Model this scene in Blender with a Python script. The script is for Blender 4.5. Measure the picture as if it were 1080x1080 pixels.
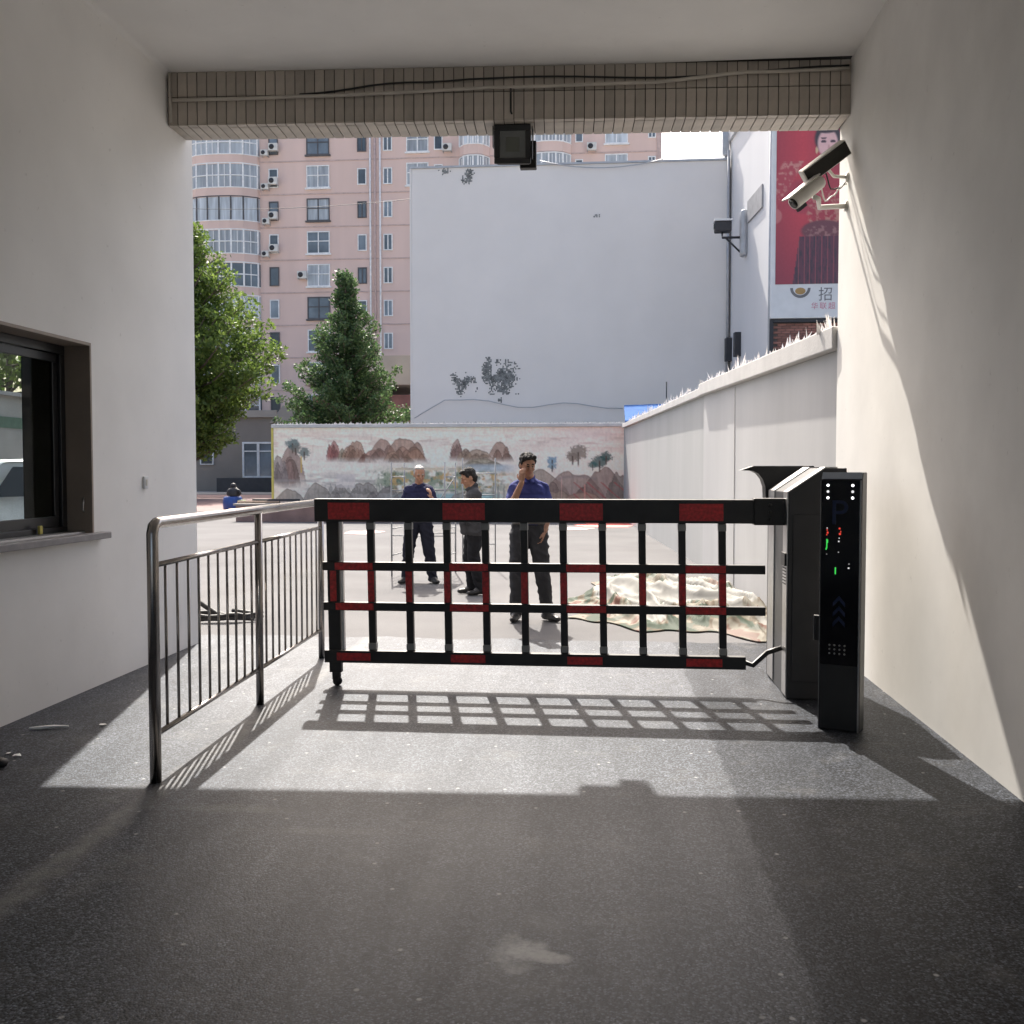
import bpy, bmesh, math, random
import numpy as np
from mathutils import Vector, Matrix, noise as mnoise
R = math.radians
random.seed(7)
rng = np.random.default_rng(7)
sc = bpy.context.scene
for o in list(bpy.data.objects):
    bpy.data.objects.remove(o)

# ------------------------------------------------------------------ camera, sky, sun, exposure
cam_data = bpy.data.cameras.new("camera")
cam = bpy.data.objects.new("camera", cam_data)
sc.collection.objects.link(cam)
cam_data.sensor_width = 36
cam_data.sensor_fit = 'HORIZONTAL'
cam_data.lens = 36 * 1060 / 1080
cam_data.clip_start = 0.05
cam_data.clip_end = 3000
cam.location = (0, 0, 1.6)
cam.rotation_euler = (R(90 - 2.377), 0, R(5.278))
sc.camera = cam

SUN_EL, SUN_AZ = 47.8, 12.4          # the sun stands ahead and a little to the left
world = bpy.data.worlds.new("World")
sc.world = world
world.use_nodes = True
wn = world.node_tree
wn.nodes.clear()
wo = wn.nodes.new("ShaderNodeOutputWorld")
bg = wn.nodes.new("ShaderNodeBackground")
sky = wn.nodes.new("ShaderNodeTexSky")
sky.sky_type = 'NISHITA'
sky.sun_disc = False
sky.sun_elevation = R(SUN_EL)
sky.sun_rotation = R(360 - SUN_AZ)
sky.air_density = 1.0
sky.dust_density = 6.0
sky.ozone_density = 1.0
bg.inputs[1].default_value = 0.15
wn.links.new(sky.outputs[0], bg.inputs[0])
wn.links.new(bg.outputs[0], wo.inputs[0])

sun_data = bpy.data.lights.new("sun", 'SUN')
sun_data.energy = 4.8
sun_data.angle = R(0.55)
sun_data.color = (1.0, 0.94, 0.855)
sun = bpy.data.objects.new("sun", sun_data)
sc.collection.objects.link(sun)
sd = Vector((math.sin(R(SUN_AZ)) * math.cos(R(SUN_EL)), -math.cos(R(SUN_AZ)) * math.cos(R(SUN_EL)), -math.sin(R(SUN_EL))))
sun.rotation_euler = sd.to_track_quat('-Z', 'Y').to_euler()
sun.location = (-10, 40, 45)

sc.view_settings.view_transform = 'Standard'
sc.view_settings.look = 'None'
sc.view_settings.gamma = 1
sc.view_settings.exposure = 1.12
sc.view_settings.use_curve_mapping = False
sc.render.engine = 'CYCLES'
sc.cycles.use_denoising = True
sc.cycles.max_bounces = 10
sc.cycles.diffuse_bounces = 7
sc.cycles.glossy_bounces = 4
sc.cycles.transmission_bounces = 6
sc.cycles.transparent_max_bounces = 8

# ------------------------------------------------------------------ helpers
def tag(o, label=None, cat=None, group=None, kind=None):
    if label: o['label'] = label
    if cat: o['category'] = cat
    if group: o['group'] = group
    if kind: o['kind'] = kind
    return o

def empty(name, loc=(0, 0, 0), rz=0, label=None, cat=None, group=None):
    o = bpy.data.objects.new(name, None)
    o.empty_display_size = 0.2
    sc.collection.objects.link(o)
    o.location = loc
    o.rotation_euler = (0, 0, rz)
    return tag(o, label, cat, group)

class MB:
    """collects shapes and links them as one mesh object"""
    def __init__(s): s.v = []; s.f = []; s.m = []; s.cur = 0; s.smooth = []; s.sm = False
    def _add(s, vs, fs):
        n = len(s.v); s.v += [tuple(v) for v in vs]
        for f in fs:
            s.f.append([n + i for i in f]); s.m.append(s.cur); s.smooth.append(s.sm)
        return s
    def box(s, x0, x1, y0, y1, z0, z1):
        return s._add([(x0,y0,z0),(x1,y0,z0),(x1,y1,z0),(x0,y1,z0),(x0,y0,z1),(x1,y0,z1),(x1,y1,z1),(x0,y1,z1)],
                      [(0,3,2,1),(4,5,6,7),(0,1,5,4),(1,2,6,5),(2,3,7,6),(3,0,4,7)])
    def obox(s, c, ax, ay, az, hx, hy, hz):
        c = Vector(c); ax = Vector(ax).normalized(); ay = Vector(ay).normalized(); az = Vector(az).normalized()
        P = [c + ax*(hx*i) + ay*(hy*j) + az*(hz*k) for k in (-1,1) for i, j in ((-1,-1),(1,-1),(1,1),(-1,1))]
        return s._add(P, [(0,3,2,1),(4,5,6,7),(0,1,5,4),(1,2,6,5),(2,3,7,6),(3,0,4,7)])
    def prism(s, poly, d0, d1, plane='xz'):
        n = len(poly)
        if plane == 'xz': g = lambda p, d: (p[0], d, p[1])
        elif plane == 'xy': g = lambda p, d: (p[0], p[1], d)
        else: g = lambda p, d: (d, p[0], p[1])
        vs = [g(p, d0) for p in poly] + [g(p, d1) for p in poly]
        fs = [tuple(range(n)), tuple(range(2*n-1, n-1, -1))] + [(i, i+n, (i+1) % n + n, (i+1) % n) for i in range(n)]
        return s._add(vs, fs)
    def tube(s, pts, r, seg=8, caps=True):
        pts = [Vector(p) for p in pts]; n = len(pts)
        rs = r if isinstance(r, (list, tuple)) else [r]*n
        vs = []; up = None
        for i, p in enumerate(pts):
            t = (pts[min(i+1, n-1)] - pts[max(i-1, 0)])
            t = t.normalized() if t.length > 1e-9 else Vector((0,0,1))
            if up is None:
                up = Vector((0,0,1)) if abs(t.z) < .9 else Vector((1,0,0))
            a = (up - t*up.dot(t)).normalized(); b = t.cross(a); up = a
            for k in range(seg):
                an = 2*math.pi*k/seg
                vs.append(p + (a*math.cos(an) + b*math.sin(an))*rs[i])
        fs = [(i*seg+k, i*seg+(k+1) % seg, (i+1)*seg+(k+1) % seg, (i+1)*seg+k) for i in range(n-1) for k in range(seg)]
        if caps:
            fs += [tuple(range(seg-1, -1, -1)), tuple((n-1)*seg+k for k in range(seg))]
        old = s.sm; s.sm = True
        s._add(vs, fs); s.sm = old
        return s
    def ellipsoid(s, c, r, seg=16, rings=10, rot=None):
        c = Vector(c); vs = []; fs = []
        for i in range(rings+1):
            th = math.pi*i/rings
            for k in range(seg):
                ph = 2*math.pi*k/seg
                v = Vector((r[0]*math.sin(th)*math.cos(ph), r[1]*math.sin(th)*math.sin(ph), r[2]*math.cos(th)))
                if rot: v = rot @ v
                vs.append(c + v)
        for i in range(rings):
            for k in range(seg):
                fs.append((i*seg+k, (i+1)*seg+k, (i+1)*seg+(k+1) % seg, i*seg+(k+1) % seg))
        old = s.sm; s.sm = True
        s._add(vs, fs); s.sm = old
        return s
    def mesh(s, name):
        me = bpy.data.meshes.new(name)
        me.from_pydata(s.v, [], s.f)
        me.polygons.foreach_set('material_index', s.m)
        me.polygons.foreach_set('use_smooth', s.smooth)
        bm = bmesh.new(); bm.from_mesh(me)
        bmesh.ops.recalc_face_normals(bm, faces=bm.faces)
        bm.to_mesh(me); bm.free()
        return me
    def build(s, name, mats, parent=None, bevel=0, loc=None, seg=2):
        me = s.mesh(name)
        for m in (mats if isinstance(mats, (list, tuple)) else [mats]): me.materials.append(m)
        return link(name, me, parent, bevel, loc, seg)

def link(name, me, parent=None, bevel=0, loc=None, seg=2):
    o = bpy.data.objects.new(name, me)
    sc.collection.objects.link(o)
    if parent: o.parent = parent
    if loc: o.location = loc
    if bevel:
        b = o.modifiers.new('bevel', 'BEVEL'); b.width = bevel; b.segments = seg; b.limit_method = 'ANGLE'; b.angle_limit = R(35)
    return o

# ------------------------------------------------------------------ materials
def new_mat(name):
    m = bpy.data.materials.new(name); m.use_nodes = True
    nt = m.node_tree; b = nt.nodes['Principled BSDF']
    return m, nt, b

def N(nt, t, **kw):
    n = nt.nodes.new(t)
    for k, v in kw.items():
        if k.startswith('i_'):
            n.inputs[k[2:].replace('_', ' ')].default_value = v
        else: setattr(n, k, v)
    return n

def mat(name, col, rough=.6, metal=0, var=.12, scale=4, bump=0, bscale=40, emit=None, spec=.5, rand=0, detail=4, dirt=0, stretch=None):
    m, nt, b = new_mat(name)
    b.inputs['Roughness'].default_value = rough
    b.inputs['Metallic'].default_value = metal
    b.inputs['Specular IOR Level'].default_value = spec
    tc = N(nt, 'ShaderNodeTexCoord'); vec = tc.outputs['Object']
    if stretch:
        mp = N(nt, 'ShaderNodeMapping'); mp.inputs['Scale'].default_value = stretch
        nt.links.new(vec, mp.inputs[0]); vec = mp.outputs[0]
    no = N(nt, 'ShaderNodeTexNoise'); no.inputs['Scale'].default_value = scale; no.inputs['Detail'].default_value = detail
    nt.links.new(vec, no.inputs['Vector'])
    mr = N(nt, 'ShaderNodeMapRange'); mr.inputs[1].default_value = .3; mr.inputs[2].default_value = .7
    mr.inputs[3].default_value = 1-var; mr.inputs[4].default_value = 1+var
    nt.links.new(no.outputs[0], mr.inputs[0])
    val = mr.outputs[0]
    if rand:
        oi = N(nt, 'ShaderNodeObjectInfo')
        m2 = N(nt, 'ShaderNodeMapRange'); m2.inputs[3].default_value = 1-rand; m2.inputs[4].default_value = 1+rand
        nt.links.new(oi.outputs['Random'], m2.inputs[0])
        mu = N(nt, 'ShaderNodeMath', operation='MULTIPLY')
        nt.links.new(val, mu.inputs[0]); nt.links.new(m2.outputs[0], mu.inputs[1]); val = mu.outputs[0]
    mx = N(nt, 'ShaderNodeVectorMath', operation='SCALE')
    mx.inputs[0].default_value = col[:3]
    nt.links.new(val, mx.inputs['Scale'])
    out = mx.outputs[0]
    if dirt:
        n3 = N(nt, 'ShaderNodeTexNoise'); n3.inputs['Scale'].default_value = scale*.35; n3.inputs['Detail'].default_value = 8; n3.inputs['Roughness'].default_value = .65
        nt.links.new(vec, n3.inputs['Vector'])
        r3 = N(nt, 'ShaderNodeMapRange'); r3.inputs[1].default_value = .52; r3.inputs[2].default_value = .75; r3.inputs[4].default_value = dirt
        nt.links.new(n3.outputs[0], r3.inputs[0])
        mm = N(nt, 'ShaderNodeMix', data_type='RGBA'); mm.inputs[7].default_value = (col[0]*.55, col[1]*.52, col[2]*.47, 1)
        nt.links.new(r3.outputs[0], mm.inputs[0]); nt.links.new(out, mm.inputs[6]); out = mm.outputs[2]
    nt.links.new(out, b.inputs['Base Color'])
    if bump:
        n2 = N(nt, 'ShaderNodeTexNoise'); n2.inputs['Scale'].default_value = bscale; n2.inputs['Detail'].default_value = 6
        nt.links.new(vec, n2.inputs['Vector'])
        bp = N(nt, 'ShaderNodeBump'); bp.inputs['Strength'].default_value = bump; bp.inputs['Distance'].default_value = .02
        nt.links.new(n2.outputs[0], bp.inputs['Height']); nt.links.new(bp.outputs[0], b.inputs['Normal'])
    if emit:
        b.inputs['Emission Color'].default_value = (*emit[:3], 1); b.inputs['Emission Strength'].default_value = emit[3]
    return m

def vcol_mat(name, rough=.7, bump=.1, bscale=30, spec=.3, sat=1):
    m, nt, b = new_mat(name)
    a = N(nt, 'ShaderNodeAttribute'); a.attribute_name = 'paint'
    no = N(nt, 'ShaderNodeTexNoise'); no.inputs['Scale'].default_value = 14; no.inputs['Detail'].default_value = 6
    tc = N(nt, 'ShaderNodeTexCoord'); nt.links.new(tc.outputs['Object'], no.inputs['Vector'])
    mr = N(nt, 'ShaderNodeMapRange'); mr.inputs[3].default_value = .9; mr.inputs[4].default_value = 1.1
    nt.links.new(no.outputs[0], mr.inputs[0])
    mx = N(nt, 'ShaderNodeVectorMath', operation='SCALE')
    nt.links.new(a.outputs['Color'], mx.inputs[0]); nt.links.new(mr.outputs[0], mx.inputs['Scale'])
    nt.links.new(mx.outputs[0], b.inputs['Base Color'])
    b.inputs['Roughness'].default_value = rough; b.inputs['Specular IOR Level'].default_value = spec
    if bump:
        n2 = N(nt, 'ShaderNodeTexNoise'); n2.inputs['Scale'].default_value = bscale
        nt.links.new(tc.outputs['Object'], n2.inputs['Vector'])
        bp = N(nt, 'ShaderNodeBump'); bp.inputs['Strength'].default_value = bump; bp.inputs['Distance'].default_value = .01
        nt.links.new(n2.outputs[0], bp.inputs['Height']); nt.links.new(bp.outputs[0], b.inputs['Normal'])
    return m

M = {}
# ---- asphalt of the driveway: fine aggregate, a darker patch, a dusty strip, pale stains
def asphalt():
    m, nt, b = new_mat('asphalt')
    L = nt.links.new
    tc = N(nt, 'ShaderNodeTexCoord'); P = tc.outputs['Object']
    sep = N(nt, 'ShaderNodeSeparateXYZ'); L(P, sep.inputs[0])
    def noise(scale, detail=4, rough=.5, vec=P):
        n = N(nt, 'ShaderNodeTexNoise'); n.inputs['Scale'].default_value = scale; n.inputs['Detail'].default_value = detail; n.inputs['Roughness'].default_value = rough
        L(vec, n.inputs['Vector']); return n.outputs[0]
    def rng_(v, a, c, d, e):
        r = N(nt, 'ShaderNodeMapRange'); r.inputs[1].default_value = a; r.inputs[2].default_value = c; r.inputs[3].default_value = d; r.inputs[4].default_value = e
        L(v, r.inputs[0]); return r.outputs[0]
    def mul(a, c, op='MULTIPLY'):
        x = N(nt, 'ShaderNodeMath', operation=op)
        for i, q in enumerate((a, c)):
            if isinstance(q, (int, float)): x.inputs[i].default_value = q
            else: L(q, x.inputs[i])
        return x.outputs[0]
    vo = N(nt, 'ShaderNodeTexVoronoi'); vo.inputs['Scale'].default_value = 118; L(P, vo.inputs['Vector'])
    sp = N(nt, 'ShaderNodeSeparateColor'); L(vo.outputs['Color'], sp.inputs[0])
    pw = N(nt, 'ShaderNodeMath', operation='POWER'); L(sp.outputs[0], pw.inputs[0]); pw.inputs[1].default_value = 2.2
    stone = rng_(pw.outputs[0], 0, 1, .2, 5.0)
    pit = rng_(vo.outputs['Distance'], .25, .6, 1.05, .55)
    fine = mul(stone, pit)
    big = rng_(noise(.9, 6, .6), .3, .7, .78, 1.25)
    mid = rng_(noise(7, 6, .65), .3, .7, .85, 1.15)
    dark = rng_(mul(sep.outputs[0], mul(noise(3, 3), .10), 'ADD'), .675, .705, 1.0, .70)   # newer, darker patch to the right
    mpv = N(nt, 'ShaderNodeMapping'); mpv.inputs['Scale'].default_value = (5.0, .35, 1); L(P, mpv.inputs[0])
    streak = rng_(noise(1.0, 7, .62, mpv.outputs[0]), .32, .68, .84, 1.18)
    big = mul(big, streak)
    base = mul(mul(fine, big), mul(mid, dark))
    L(mul(mul(mul(dark, dark), rng_(streak, .84, 1.18, .20, .27)), 1), b.inputs['Specular IOR Level'])
    # dusty strip below the railing
    w = mul(sep.outputs[0], mul(noise(5, 5), .14), 'ADD')
    dist = mul(mul(w, 2.14, 'ADD'), 0, 'ADD'); ab = N(nt, 'ShaderNodeMath', operation='ABSOLUTE'); L(dist, ab.inputs[0])
    strip = mul(rng_(ab.outputs[0], .02, .10, .8, 0), rng_(noise(9, 6, .7), .35, .65, 0.25, .9))
    col = N(nt, 'ShaderNodeVectorMath', operation='SCALE'); col.inputs[0].default_value = (.029, .032, .039)
    L(base, col.inputs['Scale'])
    cur = col.outputs[0]
    def mixin(f, c):
        nonlocal cur
        x = N(nt, 'ShaderNodeMix', data_type='RGBA'); x.inputs[7].default_value = (*c, 1)
        L(f, x.inputs[0]); L(cur, x.inputs[6]); cur = x.outputs[2]
    mixin(strip, (.17, .165, .155))
    # pale dust films
    dust = mul(rng_(noise(2.2, 8, .68), .55, .78, 0, .30), 1)
    mixin(dust, (.24, .23, .215))
    # cement smear in the foreground
    def blob(cx, cy, rx, ry, amt, c, ns=9):
        v = N(nt, 'ShaderNodeVectorMath', operation='SUBTRACT'); v.inputs[1].default_value = (cx, cy, 0); L(P, v.inputs[0])
        v2 = N(nt, 'ShaderNodeVectorMath', operation='MULTIPLY'); v2.inputs[1].default_value = (1/rx, 1/ry, 0); L(v.outputs[0], v2.inputs[0])
        ln = N(nt, 'ShaderNodeVectorMath', operation='LENGTH'); L(v2.outputs[0], ln.inputs[0])
        d = mul(ln.outputs['Value'], mul(rng_(noise(ns, 6, .6), .3, .7, -.45, .45), 1), 'ADD')
        mixin(mul(rng_(d, .35, 1.2, amt, 0), rng_(noise(60, 4), .3, .6, .6, 1)), c)
    blob(-.275, 3.27, .085, .12, 1, (.36, .365, .365))
    blob(-.175, 3.235, .08, .04, 1, (.34, .34, .335))
    blob(-.22, 3.5, .09, .09, .18, (.23, .235, .235))
    blob(-2.45, 3.25, .05, .05, .4, (.3, .3, .3)); blob(-2.3, 3.4, .25, .03, .25, (.25, .25, .25))
    blob(-1.2, 4.3, .35, .05, .22, (.25, .25, .24)); blob(-1.75, 4.55, .3, .06, .25, (.25, .25, .24))
    # scattered white flecks
    vf = N(nt, 'ShaderNodeTexVoronoi'); vf.voronoi_dimensions = '2D'; vf.inputs['Scale'].default_value = 4.0; vf.inputs['Randomness'].default_value = 1; L(P, vf.inputs['Vector'])
    sf = N(nt, 'ShaderNodeSeparateColor'); L(vf.outputs['Color'], sf.inputs[0])
    fl = mul(rng_(vf.outputs['Distance'], .02, .045, 1, 0), rng_(sf.outputs[1], .70, .74, 0, .7))
    mixin(fl, (.42, .42, .41))
    L(cur, b.inputs['Base Color'])
    b.inputs['Roughness'].default_value = .47
    b.inputs['Specular Tint'].default_value = (.78, .87, 1.0, 1)
    h = mul(mul(vo.outputs['Distance'], -1), mul(noise(220, 3), .3), 'ADD')
    bp = N(nt, 'ShaderNodeBump'); bp.inputs['Strength'].default_value = .3; bp.inputs['Distance'].default_value = .003
    L(h, bp.inputs['Height']); L(bp.outputs[0], b.inputs['Normal'])
    return m
M['asphalt'] = asphalt()
M['concrete'] = mat('pale_concrete', (.128, .126, .128), .85, spec=.12, var=.14, scale=.55, bump=.25, bscale=60, detail=9, dirt=.35)
M['pink_pave'] = mat('pink_paving', (.27, .19, .18), .85, spec=.12, var=.1, scale=1.2, bump=.2, bscale=20)
M['earth'] = mat('far_ground', (.26, .25, .23), .9, var=.2, scale=.08, bump=.2, bscale=3)
def wear(m, amt=.35):
    nt = m.node_tree; b = nt.nodes['Principled BSDF']; L = nt.links.new
    src = b.inputs['Base Color'].links[0].from_socket
    tc = N(nt, 'ShaderNodeTexCoord')
    n1 = N(nt, 'ShaderNodeTexNoise'); n1.inputs['Scale'].default_value = 1.3; n1.inputs['Detail'].default_value = 9; n1.inputs['Distortion'].default_value = .6; L(tc.outputs['Object'], n1.inputs['Vector'])
    s1 = N(nt, 'ShaderNodeMath', operation='SUBTRACT'); L(n1.outputs[0], s1.inputs[0]); s1.inputs[1].default_value = .5
    a1 = N(nt, 'ShaderNodeMath', operation='ABSOLUTE'); L(s1.outputs[0], a1.inputs[0])
    r1 = N(nt, 'ShaderNodeMapRange'); r1.inputs[1].default_value = .0; r1.inputs[2].default_value = .0045; r1.inputs[3].default_value = 1; r1.inputs[4].default_value = 0; L(a1.outputs[0], r1.inputs[0])
    n2 = N(nt, 'ShaderNodeTexNoise'); n2.inputs['Scale'].default_value = .8; L(tc.outputs['Object'], n2.inputs['Vector'])
    r2 = N(nt, 'ShaderNodeMapRange'); r2.inputs[1].default_value = .56; r2.inputs[2].default_value = .66; r2.inputs[4].default_value = amt; L(n2.outputs[0], r2.inputs[0])
    mu = N(nt, 'ShaderNodeMath', operation='MULTIPLY'); L(r1.outputs[0], mu.inputs[0]); L(r2.outputs[0], mu.inputs[1])
    n3 = N(nt, 'ShaderNodeTexNoise'); n3.inputs['Scale'].default_value = 16; n3.inputs['Detail'].default_value = 3; L(tc.outputs['Object'], n3.inputs['Vector'])
    r3 = N(nt, 'ShaderNodeMapRange'); r3.inputs[1].default_value = .70; r3.inputs[2].default_value = .76; r3.inputs[4].default_value = .22; L(n3.outputs[0], r3.inputs[0])
    mx_ = N(nt, 'ShaderNodeMath', operation='MAXIMUM'); L(mu.outputs[0], mx_.inputs[0]); L(r3.outputs[0], mx_.inputs[1])
    mm = N(nt, 'ShaderNodeMix', data_type='RGBA'); mm.inputs[7].default_value = (.36, .34, .31, 1)
    L(mx_.outputs[0], mm.inputs[0]); L(src, mm.inputs[6]); L(mm.outputs[2], b.inputs['Base Color'])
M['plaster'] = mat('cream_plaster', (.82, .805, .78), .75, var=.05, scale=1.1, bump=.2, bscale=4, spec=.25, detail=8, dirt=.13)
M['plaster_r'] = mat('cream_plaster_rough', (.78, .76, .72), .8, var=.06, scale=1.6, bump=.06, bscale=6, spec=.25, detail=9, dirt=.16)
wear(M['plaster'], .05); wear(M['plaster_r'], .05)
M['tile'] = mat('strip_tile', (.43, .385, .33), .45, var=.1, scale=9, rand=.13, bump=.05, bscale=50)
M['grout'] = mat('dark_grout', (.05, .045, .04), .9)
M['brown_metal'] = mat('brown_metal', (.30, .245, .20), .55, var=.06, scale=6, spec=.5)
M['black_frame'] = mat('black_window_frame', (.018, .018, .02), .35)
M['stone_sill'] = mat('grey_sill', (.23, .22, .225), .5, var=.15, scale=12)
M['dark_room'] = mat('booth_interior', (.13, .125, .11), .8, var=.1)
M['steel'] = mat('stainless_steel', (.44, .405, .375), .24, metal=1, var=.08, scale=20)
M['black_paint'] = mat('black_powder_coat', (.021, .020, .0195), .45, var=.35, scale=6, spec=.45, detail=8)
M['cab_paint'] = mat('charcoal_cabinet_paint', (.034, .034, .037), .38, var=.12, scale=5, spec=.5)
M['red_tape'] = mat('red_reflective_tape', (.46, .02, .02), .4, var=.4, scale=45, spec=.6)
M['clip'] = mat('grey_clip', (.28, .28, .27), .4, var=.1)
M['alu'] = mat('brushed_aluminium', (.55, .54, .53), .33, metal=1, var=.08, scale=30)
M['screen'] = mat('gloss_black_screen', (.005, .005, .007), .12, var=.1, spec=.5)
M['pillar'] = mat('dark_grey_metal', (.022, .022, .022), .4, var=.15, scale=10)
M['led_white'] = mat('white_led', (.9, .9, .9), .3, emit=(1, 1, 1, 1.4))
M['led_dim'] = mat('dim_led', (.6, .6, .6), .3, emit=(1, 1, 1, .35))
M['led_red'] = mat('red_led', (.5, .05, .04), .3, emit=(1, .08, .05, .35))
M['led_green'] = mat('green_led', (.05, .5, .08), .3, emit=(.08, 1, .15, .28))
M['led_blue'] = mat('blue_mark', (.014, .024, .07), .3, emit=(.05, .12, .6, .0))
M['lamp_glass'] = mat('lamp_glass', (.14, .145, .13), .25, var=.15, scale=5)
M['white_metal'] = mat('white_metal', (.62, .60, .55), .4, var=.08, scale=9)
M['dark_glass'] = mat('dark_lens', (.02, .018, .014), .2)
M['cable_l'] = mat('grey_conduit', (.52, .48, .42), .5)
M['cable_b'] = mat('black_cable', (.02, .02, .02), .5)
M['bwall'] = mat('whitewashed_wall', (.46, .455, .45), .85, var=.06, scale=1.2, bump=.15, bscale=6, dirt=.12, stretch=(1, 1, .25))
M['bwall2'] = mat('greyer_wall', (.40, .40, .39), .85, var=.06, scale=1.2, bump=.15, bscale=6, dirt=.12, stretch=(1, 1, .25))  # same finish as the near wall panel in a greyer tone
M['coping'] = mat('white_coping', (.56, .545, .525), .8, var=.08, scale=3, bump=.15)
M['shard'] = mat('white_spike', (.74, .71, .69), .35, var=.1, scale=10, rand=.15)
M['white_b'] = mat('white_render', (.73, .70, .675), .85, var=.035, scale=.5, bump=.2, bscale=4, dirt=.10, detail=8)
M['wing'] = mat('pale_blue_white_render', (.63, .63, .64), .8, var=.04, scale=.6, dirt=.08, stretch=(1, 1, .3))
M['bare'] = mat('bare_render', (.17, .18, .18), .9, var=.6, scale=5, bump=.3, bscale=20)
M['zinc'] = mat('zinc_pipe', (.42, .43, .45), .45, metal=.3, var=.1)
M['galv'] = mat('dull_galvanised', (.26, .27, .28), .55, var=.2, scale=6)
M['pink'] = mat('pink_facade', (.70, .53, .475), .85, var=.06, scale=.5, dirt=.16, stretch=(1, 1, .12), detail=8)
M['pinkline'] = mat('facade_groove_band', (.54, .41, .38), .85)
M['wframe'] = mat('white_window_frame', (.80, .80, .80), .5)
M['dframe'] = mat('dark_window_frame', (.09, .085, .09), .5)
M['pane'] = mat('window_pane', (.12, .145, .17), .08, var=.5, scale=.45, rand=.55, spec=.7)
M['pane_l'] = mat('curtained_pane', (.40, .43, .46), .12, var=.3, scale=1.2, rand=.3, spec=.6, stretch=(3, 1, .3))
M['ac'] = mat('ac_white', (.62, .61, .58), .5)
M['dark'] = mat('dark_void', (.03, .03, .035), .6)
M['tan'] = mat('tan_render', (.27, .235, .205), .85, var=.1, scale=.5)
M['tan_l'] = mat('pale_tan_parapet', (.40, .355, .31), .85, var=.08, scale=.8)
M['bark'] = mat('bark', (.12, .095, .075), .9, var=.3, scale=6, bump=.5, bscale=12)
M['blue_roof'] = mat('blue_sheet', (.025, .11, .33), .8, spec=.1)
M['brick'] = mat('brown_brick', (.27, .13, .105), .85, var=.2, scale=3, rand=.25)
M['mortar'] = mat('mortar', (.12, .1, .095), .9)
M['plank'] = mat('weathered_board', (.36, .26, .19), .8, var=.2, scale=5, stretch=(.3, 3, 3))
M['drum'] = mat('blue_drum', (.025, .07, .26), .4)
M['black_rub'] = mat('black_rubber', (.022, .022, .024), .6)
M['gold'] = mat('gold_print', (.38, .24, .09), .5)
M['ink'] = mat('grey_ink', (.16, .16, .17), .6)
M['pinkink'] = mat('pink_ink', (.55, .2, .28), .6)
M['sign_white'] = mat('sign_white', (.66, .67, .68), .5, var=.04)
M['paper'] = mat('white_scrap', (.85, .85, .84), .7)
M['redpaint'] = mat('spilt_red_paint', (.55, .10, .08), .55, var=.2, scale=3)
M['yellow'] = mat('yellow_paint', (.55, .47, .12), .7)
M['car'] = mat('silver_white_car_paint', (.68, .69, .72), .25, spec=.6)
M['rubber'] = mat('tyre_rubber', (.025, .025, .025), .8)
def glass():
    m, nt, b = new_mat('clear_glass')
    b.inputs['Base Color'].default_value = (.74, .79, .77, 1)
    b.inputs['Roughness'].default_value = 0.0
    b.inputs['Transmission Weight'].default_value = 1
    b.inputs['IOR'].default_value = 1.1
    return m
M['glass'] = glass()

# ------------------------------------------------------------------ ground
XL, XR = -3.745, 2.018      # inner faces of the driveway walls
YF = 8.95                   # outer face of the gatehouse
tag(MB()._add([(-900, -700, -.012), (900, -700, -.012), (900, 1500, -.012), (-900, 1500, -.012)], [(0, 1, 2, 3)]).build('ground', M['earth']), kind='structure')
tag(MB()._add([(-36, 8.9, -.006), (14, 8.9, -.006), (14, 66, -.006), (-36, 66, -.006)], [(0, 1, 2, 3)]).build('courtyard_paving', M['concrete']), kind='structure')
tag(MB()._add([(-36, 38, -.001), (-11.6, 38, -.001), (-11.6, 64, -.001), (-36, 64, -.001)], [(0, 1, 2, 3)]).build('plaza_paving', M['pink_pave']), kind='structure')
edge = []
xx = -4.4
while xx < 2.3:
    edge.append((xx, 9.42 + .09*mnoise.noise(Vector((xx*1.7, 3, 0))) + .05*mnoise.noise(Vector((xx*7, 9, 0))), 0)); xx += .08
pts = [(2.3, -30, 0), (2.3, 9.4, 0)] + edge[::-1] + [(-4.4, 8.2, 0), (-3.9, 8.2, 0), (-3.9, -30, 0)]
# sheet made of strips so that the ragged edge stays a clean mesh
vs = []; fs = []
for i, e in enumerate(edge):
    vs += [(e[0], 8.2, 0), e]
for i in range(len(edge)-1): fs.append((2*i, 2*i+2, 2*i+3, 2*i+1))
n0 = len(vs); vs += [(-4.4, -30, 0), (2.3, -30, 0), (2.3, 8.2, 0), (-4.4, 8.2, 0)]; fs.append((n0, n0+1, n0+2, n0+3))
tag(MB()._add(vs, fs).build('asphalt_driveway', M['asphalt']), kind='structure')

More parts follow.
